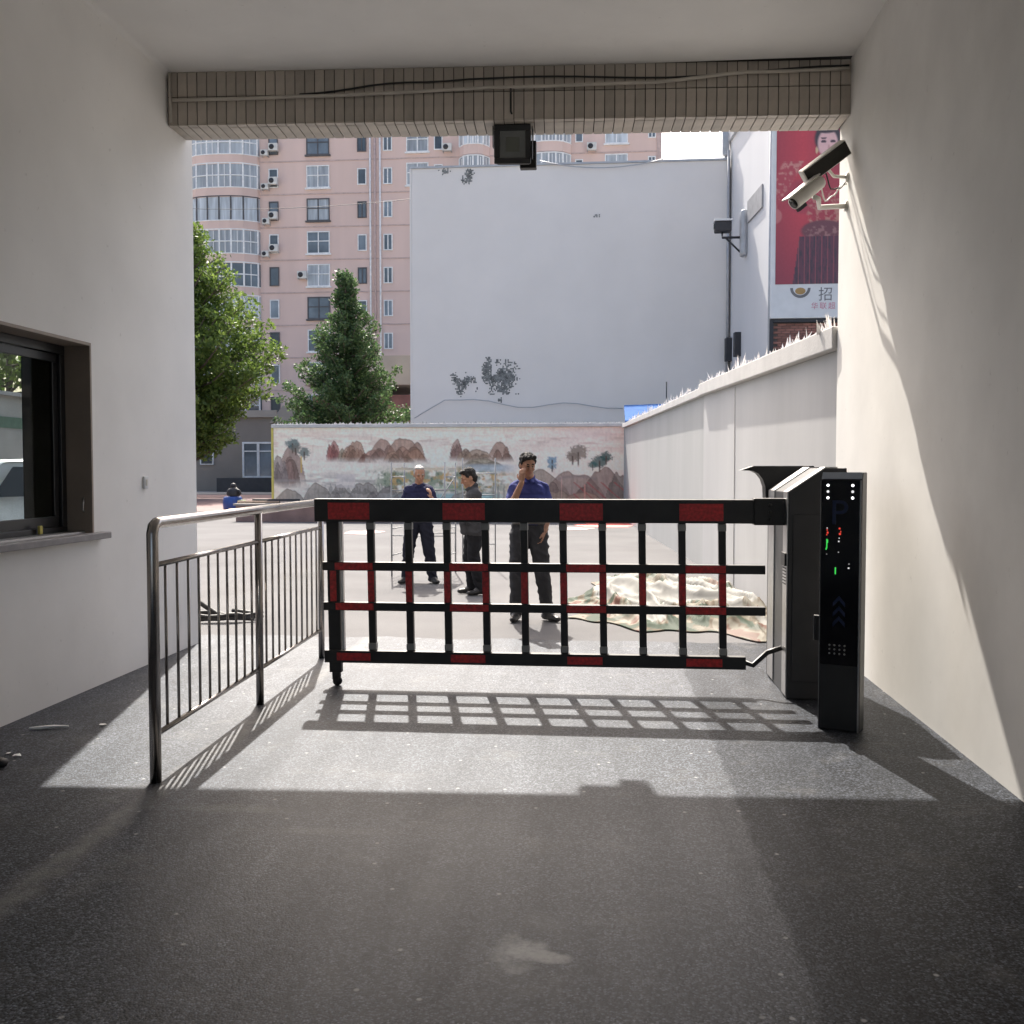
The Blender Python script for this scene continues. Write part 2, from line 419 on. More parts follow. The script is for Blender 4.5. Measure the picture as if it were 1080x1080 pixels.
# ------------------------------------------------------------------ gatehouse with the driveway through it
gh = empty('gatehouse', (0, 0, 0), 0, 'cream plastered gatehouse with a driveway passage and tiled lintel beam', 'gatehouse')
WY0, WY1, WZ0, WZ1 = 4.6, 7.065, 1.14, 2.525      # booth window opening in the left wall
T = .24
mb = MB()
mb.box(XL-T, XL, -7, WY0, 0, 5.0); mb.box(XL-T, XL, WY1, YF, 0, 5.0)
mb.box(XL-T, XL, WY0, WY1, 0, WZ0); mb.box(XL-T, XL, WY0, WY1, WZ1, 5.0)
def welded(mb, name, m, parent, bevel=0):
    o = mb.build(name, m, parent)
    bm = bmesh.new(); bm.from_mesh(o.data)
    bmesh.ops.remove_doubles(bm, verts=bm.verts, dist=1e-5)
    # drop the inner faces shared by two boxes
    seen = {}
    for f in bm.faces:
        k = tuple(sorted(v.index for v in f.verts)); seen.setdefault(k, []).append(f)
    bmesh.ops.delete(bm, geom=[f for k in seen.values() if len(k) > 1 for f in k], context='FACES')
    bm.to_mesh(o.data); bm.free()
    return o
def wall_with_hole(name, m, parent, axis, a0, a1, d0, d1, z0, z1, h0, h1, hz0, hz1):
    """solid wall slab (axis 'y': runs along y, thickness d in x) with one rectangular opening"""
    def P(a, d, z): return (d, a, z) if axis == 'y' else (a, d, z)
    A = [a0, h0, h1, a1]; Z = [z0, hz0, hz1, z1]
    vs = []; fs = []
    for d in (d0, d1):
        for i in range(4):
            for j in range(4): vs.append(P(A[i], d, Z[j]))
    q = lambda s, i, j: s*16 + i*4 + j
    for s in (0, 1):
        for i in range(3):
            for j in range(3):
                if i == 1 and j == 1: continue
                fs.append((q(s, i, j), q(s, i+1, j), q(s, i+1, j+1), q(s, i, j+1)))
    for i in range(3):
        fs.append((q(0, i, 0), q(0, i+1, 0), q(1, i+1, 0), q(1, i, 0)))
        fs.append((q(0, i, 3), q(0, i+1, 3), q(1, i+1, 3), q(1, i, 3)))
        fs.append((q(0, 0, i), q(0, 0, i+1), q(1, 0, i+1), q(1, 0, i)))
        fs.append((q(0, 3, i), q(0, 3, i+1), q(1, 3, i+1), q(1, 3, i)))
    fs += [(q(0, 1, 1), q(0, 2, 1), q(1, 2, 1), q(1, 1, 1)), (q(0, 1, 2), q(0, 2, 2), q(1, 2, 2), q(1, 1, 2)),
           (q(0, 1, 1), q(0, 1, 2), q(1, 1, 2), q(1, 1, 1)), (q(0, 2, 1), q(0, 2, 2), q(1, 2, 2), q(1, 2, 1))]
    return MB()._add(vs, fs).build(name, m, parent)
wall_with_hole('left_wall', M['plaster'], gh, 'y', -8, YF, XL-T, XL, -.02, 5.02, WY0, WY1, WZ0, WZ1)
MB().box(XR, XR+.3, -8, YF+.12, -.02, 5.02).build('right_wall', M['plaster_r'], gh, bevel=.012)
# ceiling with a soft plaster cove along the left wall
cv = [(XL-.1, 5.3), (XL-.1, 4.86)]
for k in range(7):
    a = k/6*math.pi/2
    cv.append((XL+.05-.05*math.cos(a)+.001, 4.95+.05*math.sin(a)))
cv += [(XR+.1, 5.0), (XR+.1, 5.3)]
MB().prism(cv, -7.99, 8.62).build('ceiling', M['plaster'], gh)
MB().box(XL-4.6, XR+.3, -8, YF-.02, 5.31, 9.2).build('upper_storey', M['plaster'], gh)
beam = MB().box(XL-.05, XR+.05, 8.565, YF-.012, 4.562, 5.305).build('lintel_beam', M['grout'], gh)
# tiles of the lintel, one object each: two rows on the inner face, two on the underside
def tile_mesh(sx, sy, sz):
    me = MB().box(-sx/2, sx/2, -sy/2, sy/2, -sz/2, sz/2).mesh('tile'); me.materials.append(M['tile']); return me
ncol = 68; pitch = (XR-XL)/ncol; tw = pitch-.0075
BROT = math.atan(.044)
def skew(o):
    o.rotation_euler = (0, 0, BROT); p = Vector((XR, 8.70, 0)); o.location = p - Matrix.Rotation(BROT, 3, 'Z') @ Vector((XR, 8.565, 0)); return o
skew(beam)
rows = [('f', 4.5625, 4.785), ('f', 4.793, 4.998), ('u', 8.556, 8.618), ('u', 8.626, 8.944)]
for kind, a, b_ in rows:
    me = tile_mesh(tw, .016, b_-a) if kind == 'f' else tile_mesh(tw, b_-a, .016)
    for i in range(ncol):
        x = XL + pitch*(i+.5)
        o = link('tile', me, beam)
        if kind == 'f': o.location = (x, 8.562 + random.uniform(-.0015, .0015), (a+b_)/2)
        else: o.location = (x, (a+b_)/2, 4.559 + random.uniform(-.0015, .0015))
        o.rotation_euler = (random.uniform(-.006, .006), random.uniform(-.006, .006), random.uniform(-.006, .006))
# booth behind the left wall
BX = XL-T
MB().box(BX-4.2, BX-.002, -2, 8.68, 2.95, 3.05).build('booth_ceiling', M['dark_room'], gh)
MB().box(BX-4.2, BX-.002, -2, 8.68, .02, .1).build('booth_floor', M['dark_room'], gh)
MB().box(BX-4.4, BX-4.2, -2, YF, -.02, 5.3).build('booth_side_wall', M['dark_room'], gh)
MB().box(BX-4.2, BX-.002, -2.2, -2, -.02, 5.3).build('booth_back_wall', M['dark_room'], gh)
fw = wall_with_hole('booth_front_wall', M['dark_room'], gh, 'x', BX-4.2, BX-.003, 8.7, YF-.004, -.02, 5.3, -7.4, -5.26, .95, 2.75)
w = MB(); w.box(-7.4, -5.26, 8.80, 8.86, .95, 1.02).box(-7.4, -5.26, 8.80, 8.86, 2.68, 2.75).box(-5.33, -5.26, 8.8, 8.86, 1.02, 2.68).box(-7.4, -7.33, 8.8, 8.86, 1.02, 2.68).box(-6.27, -6.2, 8.8, 8.86, 1.02, 2.68)
fr = w.build('front_window', M['black_frame'], gh)
MB().box(-7.33, -5.33, 8.825, 8.831, 1.02, 2.68).build('pane', M['glass'], fr)
# booth window: brown lining, black frame, sliding pane
mb = MB()
L0 = XL-T-.004
mb.box(L0, XL+.006, WY1-.02, WY1+.003, WZ0, WZ1+.003); mb.box(L0, XL+.006, WY0, WY0+.02, WZ0, WZ1)
mb.box(L0, XL+.006, WY0, WY1-.02, WZ1-.02, WZ1+.003)
lin = mb.build('window_lining', M['brown_metal'], gh, bevel=.002)
fx0, fx1 = XL-T+.0, XL-T+.055
mb = MB()
mb.box(fx0, fx1, WY0+.02, WY1-.02, WZ1-.085, WZ1-.021).box(fx0, fx1, WY0+.02, WY1-.02, WZ0+.003, WZ0+.05)
mb.box(fx0, fx1, WY1-.085, WY1-.021, WZ0+.05, WZ1-.085).box(fx0, fx1, WY0+.02, WY0+.085, WZ0+.05, WZ1-.085)
wfr = mb.build('window_frame', M['black_frame'], gh, bevel=.004)
mb = MB()
sx0, sx1 = fx0+.006, fx0+.032
y0, y1, z0, z1 = 5.72, WY1-.088, WZ0+.052, WZ1-.088
mb.box(sx0, sx1, y0, y1, z1-.06, z1).box(sx0, sx1, y0, y1, z0, z0+.075).box(sx0, sx1, y1-.06, y1, z0+.075, z1-.06).box(sx0, sx1, y0, y0+.06, z0+.075, z1-.06)
sash = mb.build('sliding_sash', M['black_frame'], gh, bevel=.004)
MB().box(sx0+.01, sx0+.016, y0+.06, y1-.06, z0+.075, z1-.06).build('pane', M['glass'], sash)
mb = MB().box(sx0-.0, sx0+.004, WY0+.09, y0-.002, z0+.02, z1-.02); mb.build('fixed_pane', M['glass'], gh)
# sill with track grooves
mb = MB().box(XL-T, XL+.075, WY0-.05, WY1+.13, WZ0-.045, WZ0+.002)
sill = mb.build('window_sill', M['stone_sill'], gh, bevel=.006)
for k in range(3): MB().box(XL-.16+k*.05, XL-.145+k*.05, WY0+.03, WY1-.03, WZ0+.002, WZ0+.014).build('track', M['alu'], sill)
MB().tube([(XL-.055, WY1-.024, 1.30), (XL-.055, WY1-.04, 1.305), (XL-.05, WY1-.045, 1.36), (XL-.055, WY1-.03, 1.40)], .007).build('latch_hook', M['alu'], lin)

sw = empty('wall_switch', (XL, 7.9, 1.5), 0, 'small white switch box fixed on left cream wall near its end', 'switch')
MB().box(.001, .02, -.035, .035, -.05, .05).build('switch_box', M['sign_white'], sw, bevel=.006)
MB().box(.02, .026, -.016, .016, -.026, .026).build('rocker', M['white_metal'], sw, bevel=.003)
yt = MB().box(XL-.17, XL-.15, 6.62, 6.66, WZ0+.015, WZ0+.075)
tag(yt.build('yellow_tag', M['yellow'], bevel=.006), 'small yellow tag standing on the booth window sill', 'tag')

# ------------------------------------------------------------------ cables and floodlight on the lintel
def wavy(pts, n=24, amp=.006, seed=0):
    out = []
    for i in range(n+1):
        t = i/n*(len(pts)-1); k = min(int(t), len(pts)-2); u = t-k
        u2 = u*u*(3-2*u)
        a = Vector(pts[k]); b_ = Vector(pts[k+1])
        p = a.lerp(b_, u); p.z = a.z + (b_.z-a.z)*u2 + amp*mnoise.noise(Vector((i*.6, seed, 0)))
        out.append(p)
    return out
tag(MB().tube(wavy([(XL+.05, 8.535, 4.755), (-2.4, 8.53, 4.77), (-.8, 8.53, 4.815), (.3, 8.53, 4.83), (1.2, 8.53, 4.9), (XR-.02, 8.535, 4.915)]), .015).build('conduit_cable', M['cable_l']), 'long pale conduit running along the middle of the tiled beam', 'cable')
tag(MB().tube(wavy([(-2.6, 8.54, 4.79), (-1.7, 8.535, 4.87), (-.6, 8.535, 4.90), (.5, 8.535, 4.872), (XR-.02, 8.54, 4.945)], seed=4), .008).build('thin_cable', M['cable_b']), 'thin dark cable sagging above the conduit on the tiled beam', 'cable')
tag(MB().tube([(XL+.02, 8.54, 4.99), (XL+.03, 8.53, 4.75), (XL+.035, 8.53, 4.57)], .012).build('corner_cable', M['cable_l']), 'short pale cable dropping down the left end of the beam', 'cable')
for _n in ('conduit_cable', 'thin_cable', 'corner_cable'): skew(bpy.data.objects[_n])
fl = empty('floodlight', (-.80, 8.72, 4.395), 0, 'square black floodlight hanging below the middle of the tiled beam', 'floodlight')
c, s_ = math.cos(R(-12)), math.sin(R(-12))
AX, AY, AZ = (1, .0, -.02), (0, math.cos(R(14)), math.sin(R(14))), (0.02, -math.sin(R(14)), math.cos(R(14)))
MB().obox((0, .05, .0), AX, AY, AZ, .150, .045, .150).build('housing', M['black_paint'], fl, bevel=.02)
mb = MB()
for sx, sz, hx, hz in ((0, .135, .158, .024), (0, -.135, .158, .024), (-.135, 0, .024, .112), (.135, 0, .024, .112)):
    mb.obox(Vector(AX)*sx + Vector(AZ)*sz + Vector((0, -.012, 0)), AX, AY, AZ, hx, .02, hz)
mb.build('bezel', M['black_paint'], fl, bevel=.006)
MB().obox((0, -.004, 0), AX, AY, AZ, .112, .004, .112).build('glass_front', M['lamp_glass'], fl)
MB().obox((0, .0-.006, .0), AX, AY, AZ, .06, .004, .06).build('led_panel', mat('lamp_reflector', (.10, .105, .08), .35), fl, bevel=.01)
mb = MB().box(.165, .172, -.02, .03, -.12, .10).box(-.172, -.165, -.02, .03, -.02, .20).box(-.172, .172, .1, .14, .21, .222).box(-.172, -.165, .0, .14, .19, .222).box(.165, .172, .0, .14, .06, .222)
mb.build('yoke', M['black_paint'], fl)
MB().box(.05, .195, .12, .2, -.165, .07).build('driver_box', M['black_paint'], fl, bevel=.008)
MB().tube([(0, .09, .13), (.0, .1, .16), (.02, -.1, .18), (.0, -.178, .22), (.0, -.178, .42)], .008).build('lead', M['cable_b'], fl)

# ------------------------------------------------------------------ camera and lamp on the right wall
def frame_of(d, hint=(0, 0, 1)):
    d = Vector(d).normalized(); h = Vector(hint)
    s = d.cross(h).normalized(); u = s.cross(d).normalized()
    return d, s, u
lampo = empty('fill_lamp', (2.0, 8.72, 4.1), 0, 'boxy dark faced lamp on a bracket, upper fitting on right wall', 'lamp')
loc = lambda p: Vector(p) - Vector((2.0, 8.72, 4.1))
d = Vector((-.80, -.05, -.60)).normalized()
ctr = loc((1.795, 8.60, 4.135))
face_n = Vector((-.20, -.80, -.56)).normalized(); face_n = (face_n - d*face_n.dot(d)).normalized(); sd_ = d.cross(face_n)
MB().obox(ctr, d, sd_, face_n, .215, .066, .048).build('housing', M['white_metal'], lampo, bevel=.012)
MB().obox(ctr + face_n*.0485, d, sd_, face_n, .206, .058, .003).build('dark_face', M['dark_glass'], lampo, bevel=.001)
MB().obox(ctr - face_n*.052 , d, sd_, face_n, .16, .05, .008).build('cooling_fins', M['zinc'], lampo)
MB().tube([ctr - face_n*.04, ctr - face_n*.1 - d*.02, loc((1.90, 8.74, 4.06)), loc((2.017, 8.74, 4.05))], .014).build('bracket_arm', M['white_metal'], lampo)
MB().tube([loc((2.0, 8.74, 4.05)), loc((2.018, 8.74, 4.05))], .04, 14).build('wall_plate', M['white_metal'], lampo)
camo = empty('bullet_camera', (2.0, 8.76, 3.86), 0, 'pale bullet camera under the lamp, pointing down from right wall', 'camera')
loc2 = lambda p: Vector(p) - Vector((2.0, 8.76, 3.86))
d, s, u = frame_of((-.70, -.34, -.60), (0, 0, 1))
c0 = loc2((1.625, 8.50, 3.86))
mb = MB(); mb.tube([c0 - d*.19, c0 - d*.17, c0 + d*.13, c0 + d*.15], [.048, .056, .056, .054], 14)
mb.build('camera_body', M['white_metal'], camo)
MB().tube([c0 + d*.150, c0 + d*.152], .046, 14).build('lens_face', M['dark_glass'], camo)
MB().obox(c0 + u*.063 + d*.01, d, s, u, .18, .062, .006).build('sun_shield', M['white_metal'], camo, bevel=.004)
MB().obox(c0 - u*.066 + d*.10, d, s, u, .045, .02, .016).build('hood_foot', M['dark'], camo, bevel=.003)
MB().tube([c0 - u*.06 - d*.05, c0 - u*.10 - d*.08, loc2((1.78, 8.72, 3.80)), loc2((2.017, 8.77, 3.82))], .022).build('bracket_arm', M['white_metal'], camo)
MB().tube([loc2((2.0, 8.77, 3.82)), loc2((2.018, 8.77, 3.82))], .045, 14).build('wall_plate', M['white_metal'], camo)
MB().tube(wavy([loc2((1.76, 8.6, 3.95)), loc2((1.82, 8.68, 3.84)), loc2((1.9, 8.72, 3.90)), loc2((1.96, 8.74, 3.98)), loc2((2.01, 8.76, 4.0))], 16), .006).build('lead', M['white_metal'], camo)
MB().tube(wavy([loc2((1.80, 8.6, 4.05)), loc2((1.86, 8.65, 3.93)), loc2((1.94, 8.70, 3.95)), loc2((2.01, 8.75, 4.02))], 16), .006).build('lead', M['cable_b'], camo)

# ------------------------------------------------------------------ stainless railing
ra = empty('handrail', (-2.29, 4.91, 0), 0, 'stainless steel pedestrian railing with thin vertical bars', 'railing')
A = Vector((0, 0, 0)); B = Vector((-.053, 1.72, 0)); Cc = Vector((-.11, 3.42, 0))
RT = 1.33
pr_ = .0295
MB().tube([A + Vector((0, 0, -.01)), A + Vector((0, 0, RT-.05)), A + Vector((0, .015, RT-.015)), A + Vector((0, .05, RT)), B + Vector((0, 0, RT)), Cc + Vector((0, 0, RT))], [pr_]*6, 14).build('top_rail_and_end_post', M['steel'], ra)
for Q in (B, Cc):
    MB().tube([Q + Vector((0, 0, -.01)), Q + Vector((0, 0, RT-.02))], .026, 14).build('post', M['steel'], ra)
for z in (1.115, .245):
    for P0, P1 in ((A, B), (B, Cc)):
        MB().tube([P0 + Vector((0, .02, z)), P1 + Vector((0, -.02, z))], .0145, 10).build('rail', M['steel'], ra)
for P0, P1 in ((A, B), (B, Cc)):
    for k in range(1, 11):
        q = P0.lerp(P1, k/11)
        MB().tube([q + Vector((0, 0, .25)), q + Vector((0, 0, 1.11))], .0085, 8).build('bar', M['steel'], ra)

# ------------------------------------------------------------------ fence barrier gate
GY = 7.27
gate = empty('barrier_gate', (1.25, 7.6, 0), 0, 'black fence barrier gate with red reflective strips and tall cabinet', 'barrier gate')
gp = lambda x, y, z: (x - 1.25, y - 7.6, z)
SH = lambda z: .016*(1.25 - z)           # the fence sags a little to one side
def gbox(mb, x0, x1, y0, y1, z0, z1):
    vs = []
    for z in (z0, z1):
        for x, y in ((x0, y0), (x1, y0), (x1, y1), (x0, y1)): vs.append(gp(x + SH(z), y, z))
    return mb._add(vs, [(0,3,2,1),(4,5,6,7),(0,1,5,4),(1,2,6,5),(2,3,7,6),(3,0,4,7)])
pitchx = .2838; vx = [-2.005 + pitchx*k for k in range(11)]
boom = gbox(MB(), -2.13, 1.285, GY-.045, GY+.045, 1.222, 1.392).build('boom', M['black_paint'], gate, bevel=.006)
gbox(MB(), 1.05, 1.29, GY-.055, GY+.055, 1.212, 1.402).build('boom_bracket', M['black_paint'], gate, bevel=.006)
for zb in (1.255, 1.305, 1.355): MB().tube([gp(1.16, GY-.063, zb), gp(1.16, GY-.055, zb)], .014, 10).build('bolt', M['pillar'], gate)
spans = [(0, 1), (3, 4), (6, 7), (9, 10)]
for a, b_ in spans:
    gbox(MB(), vx[a]-.02, vx[b_]+.005, GY-.0485, GY-.0455, 1.24, 1.362).build('reflector', M['red_tape'], boom, bevel=.001)
for zz, (z0, z1), xr in ((1, (.862, .926), 1.13), (2, (.566, .628), 1.13), (3, (.178, .270), .99)):
    rail = gbox(MB(), -2.08, xr, GY-.038, GY+.022, z0, z1).build('rail', M['black_paint'], gate, bevel=.004)
    for a, b_ in spans:
        dz = .018 if zz == 3 else .006
        gbox(MB(), vx[a]+.02, vx[b_]-.0 + (.02 if zz < 3 else -.01), GY-.0415, GY-.0385, z0+dz, z1-dz).build('reflector', M['red_tape'], rail, bevel=.001)
for k, x in enumerate(vx):
    wv = .046 if k == 0 else .026
    up = gbox(MB(), x-wv, x+wv, GY-.014, GY+.036, .10 if k == 0 else .24, 1.23).build('upright', M['black_paint'], gate, bevel=.004)
    gbox(MB(), x-.025, x+.022 + (.0 if k else .0), GY-.0185, GY-.0145, .632, .858).build('reflector', M['red_tape'], up)
    if k:
        gbox(MB(), x-.029, x+.029, GY-.017, GY+.040, 1.165, 1.215).build('clip', M['clip'], up, bevel=.003)
        gbox(MB(), x-.029, x+.029, GY-.017, GY+.040, .275, .325).build('clip', M['clip'], up, bevel=.003)
# second, brighter profile beside the end post
gbox(MB(), vx[0]+.055, vx[0]+.072, GY-.01, GY+.03, .25, 1.23).build('end_profile', M['alu'], gate)
gbox(MB(), vx[0]-.028, vx[0]+.032, GY-.01, GY+.03, .045, .12).build('foot_post', M['black_paint'], gate, bevel=.004)
MB().tube([gp(vx[0]+.03, GY-.012, .035), gp(vx[0]+.03, GY+.012, .035)], .034, 16).build('caster', M['black_rub'], gate)
MB().tube([gp(.97, GY-.0, .235), gp(1.06, GY, .205), gp(1.16, GY, .30), gp(1.26, GY, .335)], .019, 8).build('link_arm', M['black_paint'], gate)
# cabinet
CX0, CX1, CY0, CY1 = 1.272, 1.665, 7.13, 8.02
prof = [(CX0, .0), (CX1, .0), (CX1, 1.615), (CX0+.25, 1.615), (CX0, 1.445)]
cab = MB().prism([(p[0]-1.25, p[1]) for p in prof], CY0-7.6, CY1-7.6).build('cabinet', M['cab_paint'], gate, bevel=.006)
MB().box(CX0+.03-1.25, CX1-.03-1.25, CY0-7.606, CY0-7.6, .12, 1.295).build('door_panel', M['cab_paint'], cab, bevel=.003)
MB().tube([gp(CX0+.26, CY0-.02, 1.27), gp(CX0+.26, CY0-.002, 1.27)], .018, 12).build('lock', M['alu'], cab)
for y0, y1 in ((7.135, 7.29), (7.68, 7.93)):      # two pale metal strips wrapping over the slanted shoulder
    q = .008
    pp = [(CX0-q, .02), (CX0-.0005, .02), (CX0-.0005, 1.445), (CX0+.25, 1.6155), (CX0+.33, 1.6155), (CX0+.33, 1.6155+q), (CX0+.248, 1.6155+q), (CX0-q, 1.449)]
    MB().prism([(p[0]-1.25, p[1]) for p in pp], y0-7.6, y1-7.6).build('metal_strip', M['alu'], cab)
for k in range(7): MB().box(CX0-.0125-1.25, CX0-.0085-1.25, 7.16-7.6, 7.27-7.6, .80+k*.022, .808+k*.022).build('vent_slot', M['dark'], cab)
MB().box(CX0-.02-1.25, CX0-.0085-1.25, 7.15-7.6, 7.3-7.6, .93, 1.02).build('sensor', M['black_paint'], cab)
# curved fin of the hood behind
fin = [(CX0-.24, 1.612), (CX0-.1, 1.632), (CX0+.35, 1.632), (CX0+.35, 1.60), (CX0+.0, 1.38)]
for k in range(9):
    a = k/8*math.pi/2
    fin.append((CX0-.015 - .18*math.sin(a)*1.0 + 0, 1.40 + .195*(1-math.cos(a))**.8 if False else 1.40 + .2*math.sin(a)**1.6))
fin = [(CX0-.21, 1.600), (CX0-.11, 1.634), (CX0+.35, 1.634), (CX0+.35, 1.55), (CX0+.02, 1.35), (CX0-.015, 1.38), (CX0-.02, 1.47), (CX0-.04, 1.53), (CX0-.075, 1.575), (CX0-.12, 1.597)]
MB().prism([(p[0]-1.25, p[1]) for p in fin], 8.022-7.6, 8.19-7.6).build('hood_fin', M['black_paint'], cab)

# ------------------------------------------------------------------ licence terminal pillar
te = empty('access_terminal', (1.437, 6.282, 0), R(-24), 'black access terminal pillar with letter P, chevrons and small lights', 'terminal')
PW, PD, PH = .122, .15, 1.575
prof = [(0, 0), (PD, 0), (PD, PH+.012), (.03, PH+.012), (0, PH-.03)]
MB().prism(prof, -PW, PW, 'yz').build('pillar_body', M['pillar'], te, bevel=.006)
MB().obox((0, .0145, PH-.0085), (1, 0, 0), (0, .03, .042), (0, -.042, .03), PW-.004, .024, .003).build('top_trim', mat('blue_grey_trim', (.42, .46, .52), .4), te)
scr = MB().box(-PW+.006, PW-.014, -.006, -.0005, .405, PH-.036).build('screen', M['screen'], te, bevel=.002)
MB().box(PW-.013, PW-.004, -.007, -.0005, .0, PH-.036).build('edge_trim', M['alu'], te)
MB().box(-PW-.0035, -PW-.0005, .0, .02, .0, PH-.04).build('edge_trim', M['alu'], te)
for x in (-.080, .066):
    for z, m in ((1.508, 'led_white'), (1.470, 'led_dim'), (1.432, 'led_white')):
        MB().tube([(x, -.0075, z), (x, -.0062, z)], .0085, 12).build('led_light', M[m], te)
def text(body, size, m, parent, name, loc, rot, align='CENTER', extr=.0006):
    cu = bpy.data.curves.new(name, 'FONT'); cu.body = body; cu.size = size; cu.align_x = align; cu.extrude = extr
    o = bpy.data.objects.new(name, cu); sc.collection.objects.link(o)
    bpy.context.view_layer.update()
    dg = bpy.context.evaluated_depsgraph_get()
    me = bpy.data.meshes.new_from_object(o.evaluated_get(dg))
    bpy.data.objects.remove(o)
    me.materials.append(m) if not me.materials else me.materials.__setitem__(0, m)
    q = bpy.data.objects.new(name, me); sc.collection.objects.link(q)
    q.parent = parent; q.location = loc; q.rotation_euler = rot
    return q
text('P', .215, M['led_blue'], te, 'letter', (-.012, -.0068, 1.27), (R(90), 0, 0))
for k in range(3):
    z = .64 + k*.062
    MB().prism([(-.042, z), (-.006, z+.042), (.030, z), (.030, z+.026), (-.006, z+.068), (-.042, z+.026)], -.0075, -.0062).build('chevron', M['led_blue'], te)
def dots(lst, m, name='display_mark'):
    for x, z, w, h in lst: MB().box(x-w/2, x+w/2, -.0075, -.0062, z-h/2, z+h/2).build(name, M[m], te)
dots([(-.082, 1.235, .006, .01), (-.079, 1.218, .01, .012), (-.084, 1.205, .006, .008), (-.008, 1.245, .01, .01), (-.006, 1.212, .012, .012), (-.001, 1.226, .005, .01)], 'led_red')
dots([(-.083, 1.150, .007, .058), (-.077, 1.165, .004, .02), (-.087, 1.118, .006, .012), (-.03, .985, .008, .042)], 'led_green')
dots([(-.082, 1.246, .006, .006), (-.012, 1.166, .008, .008), (-.01, 1.186, .005, .006), (.048, 1.005, .01, .008), (.05, 1.03, .005, .004), (-.013, 1.10, .006, .004), (-.083, 1.086, .004, .003)], 'led_dim')
for i in range(4):
    for j in range(3):
        MB().tube([(-.060 + i*.03, -.0075, .475 + j*.026), (-.060 + i*.03, -.0062, .475 + j*.026)], .0062, 8).build('speaker_hole', M['clip'], te)
MB().box(-PW-.038, -PW-.003, .02, .05, .545, .70).build('side_handle', M['black_paint'], te, bevel=.004)
MB().box(-PW-.041, -PW-.038, .018, .052, .545, .70).build('handle_edge', M['alu'], te)

# ------------------------------------------------------------------ boundary wall with coping and spikes
bw = empty('boundary_wall', (2.1, 9.1, 0), 0, 'white boundary wall on the right with spiky topped coping', 'wall')
bl = lambda p: Vector(p) - Vector((2.1, 9.1, 0))
WA, WB, WC = Vector((2.06, 9.08, 0)), Vector((1.585, 16.5, 0)), Vector((.605, 32.3, 0))
def slab(P0, P1, t0, t1, z0, z1, z0b=None, z1b=None):
    """upright slab along P0-P1, offsets t0..t1 to the right of the run"""
    d = (P1-P0).normalized(); n = Vector((d.y, -d.x, 0))
    z0b = z0 if z0b is None else z0b; z1b = z1 if z1b is None else z1b
    vs = [P0+n*t0+Vector((0,0,z0)), P1+n*t0+Vector((0,0,z0b)), P1+n*t1+Vector((0,0,z0b)), P0+n*t1+Vector((0,0,z0)),
          P0+n*t0+Vector((0,0,z1)), P1+n*t0+Vector((0,0,z1b)), P1+n*t1+Vector((0,0,z1b)), P0+n*t1+Vector((0,0,z1))]
    return MB()._add([bl(v) for v in vs], [(0,3,2,1),(4,5,6,7),(0,1,5,4),(1,2,6,5),(2,3,7,6),(3,0,4,7)])
slab(WA, WB, 0, .24, -.02, 2.66, -.02, 2.80).build('wall_panel', M['bwall'], bw)
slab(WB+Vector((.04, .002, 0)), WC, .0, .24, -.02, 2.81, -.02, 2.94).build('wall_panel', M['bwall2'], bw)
slab(WA, WB, -.085, .33, 2.665, 2.86, 2.805, 2.99).build('coping', M['coping'], bw, bevel=.01)
slab(WB+Vector((.04, .004, 0)), WC+Vector((0, -.02, 0)), -.075, .33, 2.815, 2.945, 2.945, 3.07).build('coping', M['coping'], bw, bevel=.01)
pm = WA.lerp(WB, .645); dr = (WB-WA).normalized()
slab(pm, pm+dr*.5, -.010, .0, -.02, 2.72).build('pier', M['bwall'], bw)
sh_me = []
for v in range(8):
    random.seed(100+v)
    mb = MB()
    for q in range(3):
        h = random.uniform(.05, .15) if q else random.uniform(.09, .2); w_ = random.uniform(.012, .03); ox = random.uniform(-.06, .06); oy = random.uniform(-.05, .05)
        lx, ly = random.uniform(-.05, .05), random.uniform(-.05, .05); a = random.uniform(0, 3)
        vs = [(ox+w_*math.cos(a+k*2.09), oy+w_*math.sin(a+k*2.09), -.01) for k in range(3)] + [(ox+lx, oy+ly, h)]
        mb._add(vs, [(0, 1, 3), (1, 2, 3), (2, 0, 3), (2, 1, 0)])
    me = mb.mesh('spike'); me.materials.append(M['shard']); sh_me.append(me)
random.seed(11)
nsp = 150
for k in range(nsp):
    t = (k + random.uniform(-.3, .3))/nsp
    t = min(max(t, .004), .995)
    tt = t**1.35          # closer together near the gatehouse
    Lx = tt*23.3
    if Lx < 7.43: q = WA.lerp(WB, Lx/7.435); z = 2.86 + .13*Lx/7.435
    else: q = WB.lerp(WC, (Lx-7.435)/15.83); z = 2.945 + .125*(Lx-7.435)/15.83
    o = link('spike', sh_me[k % 8], bw, loc=bl(q + Vector((random.uniform(-.02, .2), 0, z))))
    o.rotation_euler = (random.uniform(-.25, .25), random.uniform(-.25, .25), random.uniform(0, 6.28))
    sfac = random.uniform(.6, 1.25); o.scale = (sfac, sfac, sfac*random.uniform(.7, 1.2))

